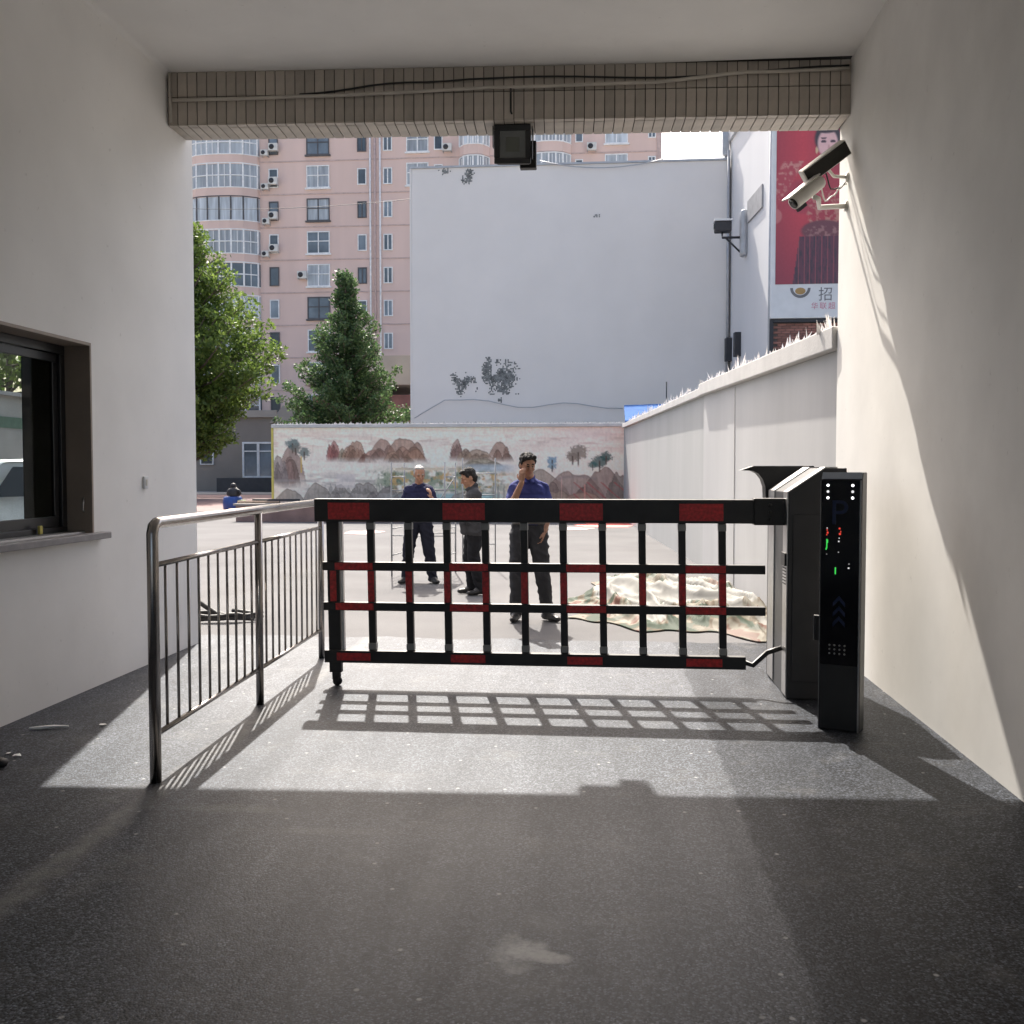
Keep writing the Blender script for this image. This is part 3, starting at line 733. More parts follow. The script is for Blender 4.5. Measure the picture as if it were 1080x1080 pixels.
# ------------------------------------------------------------------ painted landscape wall
def fbm(x, y, oct=4, seed=0):
    out = np.zeros_like(x); a = 1; tot = 0
    r = np.random.default_rng(seed)
    for o_ in range(oct):
        n = 64; g = r.random((n, n))
        fx = (x*(2**o_)) % n; fy = (y*(2**o_)) % n
        ix = fx.astype(int); iy = fy.astype(int); u = fx-ix; v = fy-iy
        u = u*u*(3-2*u); v = v*v*(3-2*v)
        g00 = g[ix % n, iy % n]; g10 = g[(ix+1) % n, iy % n]; g01 = g[ix % n, (iy+1) % n]; g11 = g[(ix+1) % n, (iy+1) % n]
        out += a*((g00*(1-u)+g10*u)*(1-v) + (g01*(1-u)+g11*u)*v); tot += a; a *= .5
    return out/tot
def lin_(c):
    c = np.array(c)/255.; return np.where(c <= .04045, c/12.92, ((c+.055)/1.055)**2.4)
def mural_colors(U, V):
    """U: 0..370 along the wall, V: 0..101 downwards"""
    C = np.empty(U.shape + (3,)); C[:] = lin_((240, 231, 220))
    def mix(mask, col):
        m = np.clip(mask, 0, 1)[..., None]; C[:] = C*(1-m) + np.array(col)*m
    sm = lambda a, b, x: np.clip((x-a)/(b-a), 0, 1)
    f1 = fbm(U*.03, V*.12, 5, 1); f2 = fbm(U*.14, V*.14, 4, 2); f3 = fbm(U*.35, V*.08, 4, 3); f4 = fbm(U*.5, V*.5, 3, 4)
    mix(sm(.45, .75, f1)*.25, lin_((190, 184, 181)))
    mix(sm(.5, .72, fbm(U*.02+5, V*.25, 4, 8))*.35*sm(40, 10, V), lin_((205, 178, 165)))
    mix(sm(240, 370, U)*sm(30, 0, V)*.5, lin_((216, 180, 178)))
    def hump(cx, base, w, h, col, p=2.0, edge=None, dark=.55, seed=0, n=5):
        r = random.Random(seed*13+5)
        parts = [(cx, w, h)] + [(cx + r.uniform(-.75, .75)*w, w*r.uniform(.3, .6), h*r.uniform(.35, .85)) for _ in range(n)]
        for q, (c0, w0, h0) in enumerate(sorted(parts, key=lambda e: -e[2])):
            t = (U-c0)/w0
            prof = h0*np.clip(1-np.abs(t)**p, 0, 1)*(.86+.28*fbm(U*min(.3, 2.6/w)+seed*7+q*3, U*0+seed, 3, seed+20))
            top = base-prof; dep = V-top
            inside = sm(-.5, .6, dep)*(np.abs(t) < 1)*sm(base+1, base-h0*.35, V)
            stri = fbm(U*.55+dep*t*.3, dep*.10+seed+q, 4, seed+30+q)
            c = np.array(lin_(col))*(.92-.30*(q % 3)*.6)
            tgt = c*(1.12-.62*dark*sm(.4, .68, stri))[..., None]
            m = (inside*.82)[..., None]; C[:] = C*(1-m)+tgt*m
            mix(inside*sm(1.6, .2, dep)*.6, lin_((78, 64, 58)))
        mix(sm(-5, 0, V-base)*sm(6, 0, V-base)*(np.abs((U-cx)/w) < 1.2)*.5*f2*1.4, lin_((214, 206, 198)))
    def tree(cx, cy, r, col, seed):
        d = np.sqrt(((U-cx)/r)**2 + ((V-cy)/(r*.8))**2) + .9*(fbm(U*.6, V*.6, 3, seed)-.5)
        mix(sm(1.0, .7, d)*.85, lin_(col))
        mix((np.abs(U-cx) < .8)*sm(cy-1, cy, V)*sm(cy+r*1.4, cy+r*1.1, V)*.8, lin_((80, 66, 58)))
    # far peaks
    for k, a in enumerate(((66, 36, 8, 22, (168, 112, 108)), (74, 36, 5, 14, (160, 146, 124)), (80, 36, 7, 15, (170, 138, 118)), (89, 36, 13, 22, (176, 140, 122)), (110, 37, 17, 14, (172, 124, 108)),
              (118, 34, 16, 21, (166, 134, 122)), (140, 36, 22, 25, (170, 136, 120)), (152, 37, 14, 14, (174, 138, 118)), (128, 37, 10, 12, (170, 138, 120)))):
        hump(*a, seed=11+k)
    for k, a in enumerate(((196, 35, 8, 22, (164, 134, 126)), (206, 36, 8, 14, (166, 142, 124)), (219, 36, 17, 13, (174, 150, 130)), (241, 36, 13, 20, (166, 136, 122)), (222, 42, 22, 9, (176, 166, 146)))):
        hump(*a, seed=31+k)
    mix(sm(.52, .7, fbm(U*.06+9, V*.35, 4, 66))*sm(6, 12, V)*sm(24, 18, V)*.35, lin_((170, 140, 128)))
    # left crag with pines
    hump(19, 64, 17, 42, (150, 126, 120), p=2.6, seed=3); hump(5, 62, 10, 34, (150, 140, 140), seed=9)
    tree(21, 17, 8, (78, 104, 108), 41); tree(33, 26, 7, (96, 112, 112), 42); tree(24, 22, 6, (110, 112, 108), 43)
    mix((np.abs(U-30) < .8)*(V > 30)*(V < 48)*.8, lin_((200, 170, 90)))
    # mist bands
    mix(sm(.5, .7, fbm(U*.05, V*.3, 4, 12))*sm(45, 55, V)*sm(75, 60, V)*(U < 110)*.6, lin_((150, 146, 146)))
    # riverside village, greens and blues in the middle
    mid = sm(92, 120, U)*sm(262, 232, U)*sm(40, 48, V)*sm(74, 66, V)
    mix(mid*sm(.35, .6, f2)*.8, lin_((120, 138, 112)))
    mix(mid*sm(.52, .66, fbm(U*.2, V*.3, 4, 14))*.8*(U > 125), lin_((196, 158, 96)))
    mix(mid*sm(.55, .7, fbm(U*.3, V*.3, 4, 15))*.7, lin_((92, 112, 96)))
    mix(sm(115, 128, U)*sm(250, 235, U)*sm(69, 72, V)*sm(84, 78, V)*.8, lin_((140, 186, 190)))
    mix(sm(200, 215, U)*sm(262, 245, U)*sm(38, 41, V)*sm(50, 45, V)*.6, lin_((170, 190, 208)))
    mix(sm(150, 160, U)*sm(200, 190, U)*sm(60, 64, V)*sm(70, 66, V)*.5, lin_((150, 180, 150)))
    # near slopes on the left
    for k, (cx, w, h) in enumerate(((18, 30, 18), (48, 26, 24), (72, 26, 22), (98, 28, 26), (122, 24, 20), (140, 22, 16))):
        hump(cx, 103, w, h+20, (172-3*k, 160-2*k, 148), p=1.8, seed=50+k, dark=.5, n=1)
    ht = 66 + 4*fbm(U*.4, U*0, 3, 60)
    mix((V > ht-8*sm(.45, .8, fbm(U*.9, U*0+3, 2, 61)))*(V < ht+3)*sm(48, 60, U)*sm(150, 130, U)*.5, lin_((112, 108, 104)))
    # near hills on the right
    for k, (cx, w, h, col) in enumerate(((205, 26, 26, (150, 142, 130)), (236, 24, 18, (150, 138, 124)), (282, 46, 46, (140, 124, 112)), (318, 44, 48, (132, 112, 104)), (350, 34, 50, (124, 104, 98)), (366, 20, 44, (112, 104, 98)), (296, 40, 26, (146, 128, 112)), (330, 36, 26, (150, 122, 108)))):
        hump(cx, 104, w, h+9, tuple(q+22 for q in col), p=2.4, seed=70+k, dark=.55, n=2)
    mix(((np.sin((U*.5-V*.55)*.9) > .86) & (U > 318) & (V > 58) & (V < 96))*.55, lin_((168, 84, 84)))
    mix(((np.abs(U-306) < .7) & (V > 52) & (V < 88))*.7, lin_((206, 170, 160)))
    mix(((np.abs(U-330) < .7) & (V > 60) & (V < 80))*.7, lin_((206, 150, 140)))
    # trees on the right
    tree(323-0, 27, 11, (128, 120, 110), 81); tree(317, 31, 7, (132, 122, 112), 82)
    tree(296, 35, 6, (110, 150, 176), 83); tree(296, 41, 5, (120, 152, 170), 84)
    tree(345, 36, 9, (52, 92, 92), 85); tree(352, 31, 7, (44, 84, 84), 86); tree(338, 40, 5, (60, 100, 98), 87)
    mix(sm(.6, 0, np.abs((V-52-((U-322)/12)**2))/4)*(np.abs(U-322) < 20)*.5, lin_((130, 126, 130)))
    # little pagodas between the men
    for cx in (235, 240, 246): mix((np.abs(U-cx) < 1.4*sm(60, 78, V)+.4)*(V > 60)*(V < 80)*.6, lin_((128, 124, 120)))
    # white cartouche, streaks
    mix(((U > 68) & (U < 88) & (V > 50) & (V < 64))*.6, lin_((212, 204, 202)))
    mix(sm(.62, .8, f3)*.12, lin_((90, 85, 82)))
    C *= (.88+.24*f4)[..., None]
    return C
mw = empty('mural_wall', (-5.14, 32.3, 0), 0, 'low wall painted with a mountain landscape mural across the courtyard', 'wall')
mx0, mx1, mzt = -10.87, .60, 2.99
nu, nv = 440, 122
vs = []; fs = []
for j in range(nv):
    for i in range(nu):
        vs.append((mx0+5.14 + (mx1-mx0)*i/(nu-1), 0, mzt*(1-j/(nv-1))))
for j in range(nv-1):
    for i in range(nu-1):
        a = j*nu+i; fs.append((a, a+nu, a+nu+1, a+1))
me = bpy.data.meshes.new('painted_face'); me.from_pydata(vs, [], fs)
ca = me.color_attributes.new('paint', 'FLOAT_COLOR', 'POINT')
jj, ii = np.meshgrid(np.arange(nv), np.arange(nu), indexing='ij')
cols = mural_colors(ii/(nu-1)*370.0, jj/(nv-1)*98.0)
cc = np.ones((nv*nu, 4)); cc[:, :3] = np.clip(cols.reshape(-1, 3)*np.array([1.16, 1.12, 1.06]), .01, .9)
ca.data.foreach_set('color', cc.ravel())
me.materials.append(vcol_mat('mural_paint'))
link('painted_face', me, mw)
MB().box(mx0+5.14, mx1+5.14, .004, .26, -.02, mzt).build('wall_core', M['coping'], mw)
MB().box(mx0+5.14-.06, mx1+5.14+.02, -.07, .33, mzt+.003, mzt+.115).build('coping', M['coping'], mw, bevel=.01)
MB().box(mx0+5.14-.075, mx0+5.14-.002, -.02, .26, -.02, mzt).build('yellow_edge', M['yellow'], mw)
mb = MB(); random.seed(31)
dme = []
for k in range(230):
    x = mx0+5.14 + random.random()*(mx1-mx0); h = random.uniform(.02, .07 if x > 2 else .1); w_ = random.uniform(.02, .06); y = random.uniform(0, .25)
    mb._add([(x-w_, y, mzt+.115), (x+w_, y-.02, mzt+.115), (x+.01, y+.04, mzt+.115), (x+random.uniform(-.03, .03), y, mzt+.115+h)], [(0, 1, 3), (1, 2, 3), (2, 0, 3)])
tag(mb.build('glass_shards', mat('dusty_shards', (.42, .41, .40), .5, rand=.3), mw), kind='stuff')

# ------------------------------------------------------------------ white gable building behind the mural wall
wb = empty('white_building', (-1.625, 45, -.4), 0, 'tall blank white rendered building wall with peeling patches', 'building')
wb.scale = (1.25, 1.25, 1.25)
WX0, WX1, WZT = -6.95, 4.30, 12.38
MB().box(WX0+1.3, WX1+1.3, 0, 9, -.02, WZT).build('wall', M['white_b'], wb)
MB().box(WX0+1.3-.03, WX1+1.3, -.05, .3, WZT+.003, WZT+.07).build('roof_edge', M['zinc'], wb)
MB().box(WX0+1.3-.06, WX0+1.3-.002, -.02, .4, -.02, WZT).build('corner_trim', M['white_b'], wb)
def patch(cx, cz, w, h, seed, dens=.55, cell=.045):
    mb = MB(); nx, nz = int(w/cell), int(h/cell)
    for i in range(nx):
        for j in range(nz):
            u, v = (i+.5)/nx*2-1, (j+.5)/nz*2-1
            q = 1 - math.hypot(u, v) + .95*mnoise.noise(Vector((i*.16, j*.16, seed*3.1))) + .75*mnoise.noise(Vector((i*.75, j*.75, seed)))
            if q > 1-dens:
                x = cx + u*w/2; z = cz + v*h/2
                k_ = random.randint(5, 7); a0_ = random.uniform(0, 6); lv_ = -.004 - .0003*seed - .0006*((i*7+j*3) % 23)
                mb._add([(x+cell*random.uniform(.45, .85)*math.cos(a0_+6.283*q_/k_), lv_, z+cell*random.uniform(.45, .85)*math.sin(a0_+6.283*q_/k_)) for q_ in range(k_)], [tuple(range(k_))])
    if mb.f: tag(mb.build('bare_patch', M['bare'], wb), kind='stuff')
sxw = 11.25/336.0
def wpos(px, py): return (WX0 + (px-434)*sxw + 1.3, 1.6 + (496-py)*.0336)
random.seed(5)
for px, py, w_, h_, sd2, dn in ((534, 398, 1.15, 1.35, 1, .74), (515, 393, .36, 1.2, 2, .76), (489, 405, 1.1, .95, 3, .46), (497, 400, .5, .3, 14, .5), (495, 184, .5, .6, 4, .50), (468, 178, .6, .3, 5, .42), (630, 229, .9, .12, 7, .42), (693, 229, .12, .12, 8, .6), (530, 421, .3, .3, 10, .5)):
    x, z = wpos(px, py); patch(x, z, w_, h_, sd2, dn)
def wire(name, pts, r, m, label):
    return tag(MB().tube(pts, r, 5).build(name, m), label, 'cable')
def sag(P0, P1, s, n=14): 
    P0 = Vector(P0); P1 = Vector(P1)
    return [P0.lerp(P1, i/n) - Vector((0, 0, s*4*(i/n)*(1-i/n))) for i in range(n+1)]
def W3(px, py, y=35.9):
    x, z = wpos(px, py); return ((x-1.3)*1.25, y*1.25, 1.6+(z-1.6)*1.25)
wire('hanging_wire', [W3(437, 440), W3(470, 421)] + [Vector(W3(470, 421)).lerp(Vector(W3(660, 431)), k/12) + Vector((0, 0, .18*math.sin(k*.9)*math.sin(k/12*3.14))) for k in range(1, 13)], .018, M['zinc'], 'grey wire strung along the foot of the white building wall')
wire('roof_wire', sag(W3(572, 171), W3(708, 171), .38), .022, M['zinc'], 'loose wire sagging below the roof edge of the white building')
wire('crossing_wire', sag((-26, 60, 17.6), W3(720, 168, 36), .8), .014, M['cable_b'], 'thin dark wire crossing in front of the pink apartment block')

# ------------------------------------------------------------------ wing with the billboard on the right
wg = empty('shop_building', (6.25, 41.25, -.4), 0, 'pale blue white building on the right carrying the red billboard', 'building')
wg.scale = (1.25, 1.25, 1.25)
gl = lambda x, y, z: (x-5, y-33, z)
K0 = Vector((4.32, 36.4)); K1 = Vector((4.83, 30.2))      # side face, running towards the camera
K2 = Vector((12.0, 30.2)); K3 = Vector((12.0, 36.4))
WH = 13.3
def block(pts, z0, z1): return MB().prism([(p.x-5, p.y-33) for p in pts], z0, z1, 'xy')
block([K0, K1, K2, K3], -.02, WH).build('wall', M['wing'], wg)
dn = (K1-K0).normalized(); nl = Vector((-abs(dn.y), -dn.x if False else -abs(dn.x)*0)); nl = Vector((dn.y, -dn.x)); nl = nl if nl.x < 0 else -nl
def onside(t, off, z): q = K0.lerp(K1, t) + nl*off; return Vector((q.x-5, q.y-33, z))
def sidebox(name, t0, t1, o0, o1, z0, z1, m, par=wg, bevel=0):
    vs = []
    for z in (z0, z1):
        for t, o in ((t0, o0), (t1, o0), (t1, o1), (t0, o1)): vs.append(onside(t, o, z))
    return MB()._add(vs, [(0,3,2,1),(4,5,6,7),(0,1,5,4),(1,2,6,5),(2,3,7,6),(3,0,4,7)]).build(name, m, par, bevel)
sidebox('roof_edge', 0, 1, .002, .10, WH-.25, WH+.06, M['zinc'])
MB().tube([onside(.02, .16, .5), onside(.02, .16, WH-.15)], .075, 8).build('drain_pipe', M['zinc'], wg)
MB().tube([onside(.075, .12, 4.6), onside(.075, .12, WH-.6)], .045, 8).build('drain_pipe', M['zinc'], wg)
MB().box(*[a for a in (onside(.02, .16, 0).x-.12, onside(.02, .16, 0).x+.12, onside(.02, .16, 0).y-.13, onside(.02, .16, 0).y+.12)], WH-.7, WH+.25).build('hopper', M['zinc'], wg, bevel=.03)
sidebox('wall_plaque', .50, .82, .002, .05, 9.55, 10.25, mat('grey_plaque', (.33, .33, .34), .6), bevel=.01)
MB().tube([gl(K1.x-.06, K1.y-.06, .5), gl(K1.x-.06, K1.y-.06, WH)], .05, 8).build('corner_pipe', M['zinc'], wg)
for t in (.07, .30): sidebox('junction_box', t, t+.05, .002, .2, 5.4, 6.2, M['dark'])
# security camera on its bracket
sc2 = empty('wall_camera', (5.35, 42.0, 11.22), 0, 'dark camera on a bracket beside the white building corner', 'camera')
sc2.scale = (1.25, 1.25, 1.25)
MB().box(-.75, -.22, -.2, .2, .05, .38).build('camera_body', M['dark'], sc2, bevel=.04)
MB().box(-.78, -.20, -.24, .24, .38, .44).build('sun_shield', M['sign_white'], sc2, bevel=.01)
MB().box(-.79, -.70, -.16, .0, .14, .30).build('lens', M['dark_glass'], sc2, bevel=.02)
MB().tube([(-.5, 0, .05), (-.5, 0, -.12), (.12, 0, -.12)], .04, 8).build('arm', M['dark'], sc2)
MB().tube([(-.4, 0, -.12), (.1, 0, -.62)], .03, 8).build('brace', M['dark'], sc2)
MB().box(.06, .30, -.22, .22, -.75, .75).build('mount_plate', M['zinc'], sc2, bevel=.1)

# billboard on the front face
BBY = 30.2
bb = empty('billboard', (7.60, BBY*1.25, 8.6), 0, 'tall red billboard of a woman in embroidered dress with white caption strip', 'billboard')
bb.scale = (1.25, 1.25, 1.25)
def bpx(px, py):
    """position on the front face for a spot of the poster"""
    return (4.83 + (px-812)*(.02925) - 6.2, 1.6 + (496-py)*.0272 - 7.2)
bx0, bz0 = bpx(818.5, 298); bx1, bz1 = bpx(892, 124)
MB().box(bpx(814, 0)[0], bpx(896, 0)[0], -.2, -.01, bpx(0, 334)[1], bz1+.14).build('backing_frame', M['sign_white'], bb, bevel=.02)
def poster(U, V):
    """U 0..74 across, V 0..174 down: poster picture units"""
    C = np.empty(U.shape+(3,)); 
    g = np.clip(1-np.abs(U-26)/40, 0, 1)
    C[:] = np.array(lin_((150, 38, 62)))[None, None]*(1-g[..., None]) + np.array(lin_((205, 52, 72)))[None, None]*g[..., None]
    dk = np.clip((V-100)/75, 0, 1)[..., None]*.55; C[:] = C*(1-dk) + np.array(lin_((110, 26, 60)))*dk
    def mix(m, c): 
        m = np.clip(m, 0, 1)[..., None]; C[:] = C*(1-m)+np.array(lin_(c))*m
    el = lambda cx, cy, rx, ry: np.clip((1-np.sqrt(((U-cx)/rx)**2+((V-cy)/ry)**2))*6, 0, 1)
    n1 = fbm(U*.35, V*.35, 4, 91); n2 = fbm(U*.6, V*.12, 4, 92)
    U = U + 13.5
    mix(el(61, 80, 18, 42), (176, 44, 66)); mix(el(40, 82, 20, 20), (178, 48, 70))
    sl = np.clip((1-np.abs((U-22)-(68-V)*.55+4)/11)*4, 0, 1)*((V > 45) & (V < 108)); mix(sl*.8, (186, 60, 78)); mix(sl*np.clip((n1-.5)*6, 0, 1)*.8, (214, 150, 140))
    mix(el(12, 102, 8, 9)*.8, (205, 120, 120))
    mix(el(62, 100, 20, 26)*np.clip((n1-.48)*7, 0, 1), (196, 130, 118))
    mix(el(60, 118, 24, 12), (112, 52, 66)); mix(el(60, 120, 20, 8)*np.clip((n1-.45)*6, 0, 1), (160, 110, 110))
    sk = ((U > 36-(V-128)*.12) & (V > 124)).astype(float); mix(sk, (92, 34, 62)); mix(sk*np.clip((n2-.5)*7, 0, 1), (52, 26, 52)); mix(sk*(np.sin(U*1.1) > .9)*.5, (190, 90, 96))
    mix(el(63, 22, 14, 18), (40, 30, 46)); mix(el(58, 5, 11, 10), (36, 28, 42)); mix(el(62, 44, 6, 12), (226, 178, 176))
    mix(el(63, 27, 10.5, 16), (236, 190, 190)); mix(el(62, 12, 12, 5), (44, 32, 48)); mix(el(59, 25, 3, 1.6), (70, 44, 60)); mix(el(68, 25, 3, 1.6), (70, 44, 60)); mix(el(59, 21.5, 3.4, .9), (90, 60, 72)); mix(el(63.5, 37, 3, 1.6), (190, 40, 60)); mix(el(64, 31, 1.2, 3), (214, 160, 158))
    mix(el(52.5, 34, 1.2, 4), (220, 190, 150))
    return C*.82 + .055  # haze put into the print: colours greyed and lifted all over
nu, nv = 90, 190
vs = []; fs = []
for j in range(nv):
    for i in range(nu): vs.append((bx0+(bx1-bx0)*i/(nu-1), -.212, bz1+(bz0-bz1)*j/(nv-1)))
for j in range(nv-1):
    for i in range(nu-1):
        a = j*nu+i; fs.append((a, a+nu, a+nu+1, a+1))
me = bpy.data.meshes.new('poster'); me.from_pydata(vs, [], fs)
ca = me.color_attributes.new('paint', 'FLOAT_COLOR', 'POINT')
jj, ii = np.meshgrid(np.arange(nv), np.arange(nu), indexing='ij')
cc = np.ones((nv*nu, 4)); cc[:, :3] = np.clip(poster(ii/(nu-1)*74.0, jj/(nv-1)*174.0).reshape(-1, 3)*.95, .005, .9)
ca.data.foreach_set('color', cc.ravel()); me.materials.append(vcol_mat('poster_print', .45, 0)); link('poster', me, bb)
# emblem arc, characters on the white strip
mb = MB(); x0, z0 = bpx(843, 302)
N_ = 14
for k in range(N_):
    a0 = math.pi + math.pi*k/N_; a1 = math.pi + math.pi*(k+1)/N_
    ro, ri = .29, .21
    mb._add([(x0+ro*math.cos(a0), -.206, z0+ro*math.sin(a0)), (x0+ro*math.cos(a1), -.206, z0+ro*math.sin(a1)), (x0+ri*math.cos(a1), -.206, z0+ri*math.sin(a1)), (x0+ri*math.cos(a0), -.206, z0+ri*math.sin(a0))], [(0, 1, 2, 3)])
mb.build('emblem_arc', M['ink'], bb)
mb = MB(); mb.ellipsoid((x0, -.206, z0-.09), (.15, .006, .10), 16, 8); mb.build('emblem_centre', M['gold'], bb)
xq, zq = bpx(867.5, 314.5); text('\u62db', .42, M['ink'], bb, 'lettering', (xq, -.204, zq), (R(90), 0, 0))
for k, ch in enumerate('\u534e\u8054\u8d85'):
    xq, zq = bpx(857 + k*8.3, 324); text(ch, .21, M['pinkink'], bb, 'lettering', (xq, -.204, zq), (R(90), 0, 0))
# brick strip under the billboard: recessed panel of single bricks in a dark frame
fx0, fx1 = bpx(813.5, 0)[0], bpx(896, 0)[0]
zb0, zb1 = -1.2, .30
bp = MB().box(fx0, fx1, -.02, -.004, zb0, zb1).build('brick_panel', M['mortar'], wg, loc=(1.2, BBY-33, 5.6))
MB().box(fx0-.02, fx1, -.16, -.02, zb1+.001, zb1+.09).build('frame_bar', M['dark'], bp)
MB().box(fx0-.11, fx0-.002, -.16, -.02, zb0, zb1+.09).build('frame_bar', M['dark'], bp)
bme = MB().box(-.115, .115, -.03, 0, -.03, .03).mesh('brick'); bme.materials.append(M['brick'])
random.seed(3)
for j in range(20):
    z = zb0 + .04 + j*.074
    for i in range(10):
        x = fx0 + .13 + i*.245 + (.12 if j % 2 else 0)
        if x < fx1-.12:
            o = link('brick', bme, bp, loc=(x, -.021 - random.uniform(0, .012), z))

# ------------------------------------------------------------------ pink apartment block
ap = empty('apartment_block', (-17, 92, 0), 0, 'pink apartment block with glazed balconies and rows of windows', 'building')
ax = lambda px: (px-641.6)*.08784 + 17
def azc(py, px=340): return 1.6 + (496-py)*(.0886 - (px-197)*.0000078)
AX0, AX1, AH = ax(120), ax(697), 41
MB().box(AX0, AX1, 0, 14, -.02, AH).build('wall', M['pink'], ap)
FL = [31.7 + 3.01*k for k in range(2, -10, -1)]
for z in FL: MB().box(AX0, AX1+.04, -.05, -.001, z-1.62, z-1.50).build('floor_band', M['pinkline'], ap)
def window(xc, zc, w_, h_, nm=2, hm=True, fm='wframe', pm='pane', d=.10, sill=True):
    mb = MB(); f = .09
    x0, x1, z0, z1 = xc-w_/2, xc+w_/2, zc-h_/2, zc+h_/2
    mb.box(x0, x1, -d, -.003, z0, z0+f).box(x0, x1, -d, -.003, z1-f, z1).box(x0, x0+f, -d, -.003, z0+f, z1-f).box(x1-f, x1, -d, -.003, z0+f, z1-f)
    for k in range(1, nm):
        x = x0 + w_*k/nm; mb.box(x-.045, x+.045, -d+.005, -.003, z0+f, z1-f)
    if hm: mb.box(x0+f, x1-f, -d+.008, -.003, zc+h_*.06-.04, zc+h_*.06+.04)
    if sill: mb.box(x0-.12, x1+.12, -d-.12, -.003, z0-.14, z0-.002)
    fr = mb.build('window', M[fm], ap)
    MB().box(x0+f, x1-f, -.035, -.004, z0+f, z1-f).build('pane', M[pm], fr)
def bay(x0, x1, zc, h_, dark=False):
    n = 6; fm = 'dframe' if dark else 'wframe'; w_ = x1-x0; D = 1.25
    prof = [(x0, 0.)] + [(x0 + w_*(.02 + .96*k/n), -D*(1 - (abs(k/n-.5)*2)**3.2*.75)) for k in range(n+1)] + [(x1, 0.)]
    MB().prism(prof, zc-h_/2-.85, zc-h_/2, 'xy').build('balcony_apron', M['pink'], ap)
    MB().prism([(p[0], p[1]*1.04) for p in prof], zc-h_/2+.001, zc-h_/2+.09, 'xy').build('balcony_ledge', M['wframe'], ap)
    gz = MB().prism([(p[0], p[1]*.97) for p in prof], zc-h_/2+.09, zc+h_/2, 'xy').build('balcony_glazing', M['pane_l' if dark or random.random() < .6 else 'pane'], ap)
    mb = MB(); mb.prism([(p[0], p[1]*1.02) for p in prof], zc+h_/2+.001, zc+h_/2+.10, 'xy')
    for k in range(n+1):
        p = prof[k+1]; mb.box(p[0]-.07, p[0]+.07, p[1]-.02, p[1]+.09, zc-h_/2+.092, zc+h_/2)
    if not dark:
        for k in range(n):
            p, q = Vector(prof[k+1]), Vector(prof[k+2]); m_ = (p+q)/2; dd = q-p
            mb.obox((m_.x, m_.y-.0, zc+.05), (dd.x, dd.y, 0), (-dd.y, dd.x, 0), (0, 0, 1), dd.length/2-.07, .03, .045)
            if random.random() < .7: mb.obox((m_.x, m_.y, zc), (dd.x, dd.y, 0), (-dd.y, dd.x, 0), (0, 0, 1), .03, .025, h_/2-.1)
    mb.build('glazing_bars', M[fm], gz)
random.seed(17)
for k, z in enumerate(FL):
    kk = k-2
    bay(ax(198), ax(277), z, 2.2, dark=(kk == 2 or kk == -1))
    window(ax(292), z-.05, .9, 1.75, 1, False, 'wframe' if kk % 2 else 'dframe', 'pane', sill=False)
    window(ax(340), z, 2.15, 2.05, random.choice((2, 2, 3)), True, 'dframe' if kk in (0, 2, 5) else 'wframe', 'pane_l' if kk in (1, 2, 4) else 'pane')
    window(ax(387), z-.1, .85, 1.5, 1 if kk % 2 else 2, False, 'wframe' if kk % 2 else 'dframe', 'pane', sill=False)
    window(ax(414.5), z-.1, .85, 1.5, 2, False, 'wframe', 'pane', sill=False)
    if kk < 2:
        window(ax(446), z, 2.05, 2.05, 2, True, 'wframe', 'pane_l')
        window(ax(468), z-.05, .8, 1.7, 1, False, 'wframe', 'pane', sill=False)
        bay(ax(490), ax(522), z+.15, 2.0); bay(ax(561), ax(606), z+.2, 2.0)
        window(ax(614), z+.15, .7, 1.5, 1, False, 'wframe', 'pane', sill=False)
        window(ax(652), z+.25, 2.05, 2.1, 2, True, 'wframe', 'pane_l')
        window(ax(688), z+.3, .7, 1.4, 2, False, 'wframe', 'pane', sill=False)
for px in (396, 406.5): MB().tube([(ax(px), -.12, .2), (ax(px), -.12, AH-1)], .09, 6).build('drain_pipe', M['wframe'], ap)
MB().tube([(ax(401), -.10, .2), (ax(401), -.10, AH-1)], .11, 6).build('drain_pipe', M['pinkline'], ap)
MB().box(ax(693), AX1+.06, -.08, -.002, 0, AH).build('corner_pier', M['pinkline'], ap)
def ac_unit(px, py, label, s=1.0):
    o = empty('air_conditioner', (ax(px)-17, 91.55, azc(py, px)-.35*s), 0, label, 'air conditioner', 'outdoor air conditioner units on the pink block')
    MB().box(-.45*s, .45*s, -.16, .24, 0, .7*s).build('casing', M['ac'], o, bevel=.02)
    MB().tube([(-.12*s, -.175, .35*s), (-.12*s, -.158, .35*s)], .25*s, 16).build('fan_grille', M['dark'], o)
    MB().box(-.42*s, -.36*s, -.1, .44, -.06, -.002).build('bracket', M['zinc'], o); MB().box(.36*s, .42*s, -.1, .44, -.06, -.002).build('bracket', M['zinc'], o)
for px, py, lb in ((293.5, 157, 'topmost white air conditioner under a small window beside the glazed balconies'),
                   (293, 192, 'second air conditioner down beside the glazed balconies of the pink block'),
                   (292.5, 228, 'third air conditioner down beside the glazed balconies of the pink block'),
                   (293, 262, 'fourth and lowest air conditioner in the column beside the glazed balconies'),
                   (323.5, 290, 'lone air conditioner left of a white window on the pink block'),
                   (478, 157, 'air conditioner near the top left corner of the white building'),
                   (627, 156, 'air conditioner between windows above the roof of the white building'),
                   (284, 163, 'topmost grey unit tucked against the side of the glazed balconies'),
                   (284, 198, 'second grey unit tucked against the side of the glazed balconies'),
                   (285, 234, 'third grey unit tucked against the side of the glazed balconies'),
                   (284, 268, 'fourth grey unit tucked against the side of the glazed balconies')):
    ac_unit(px, py, lb, .95 if px > 288 else .75)
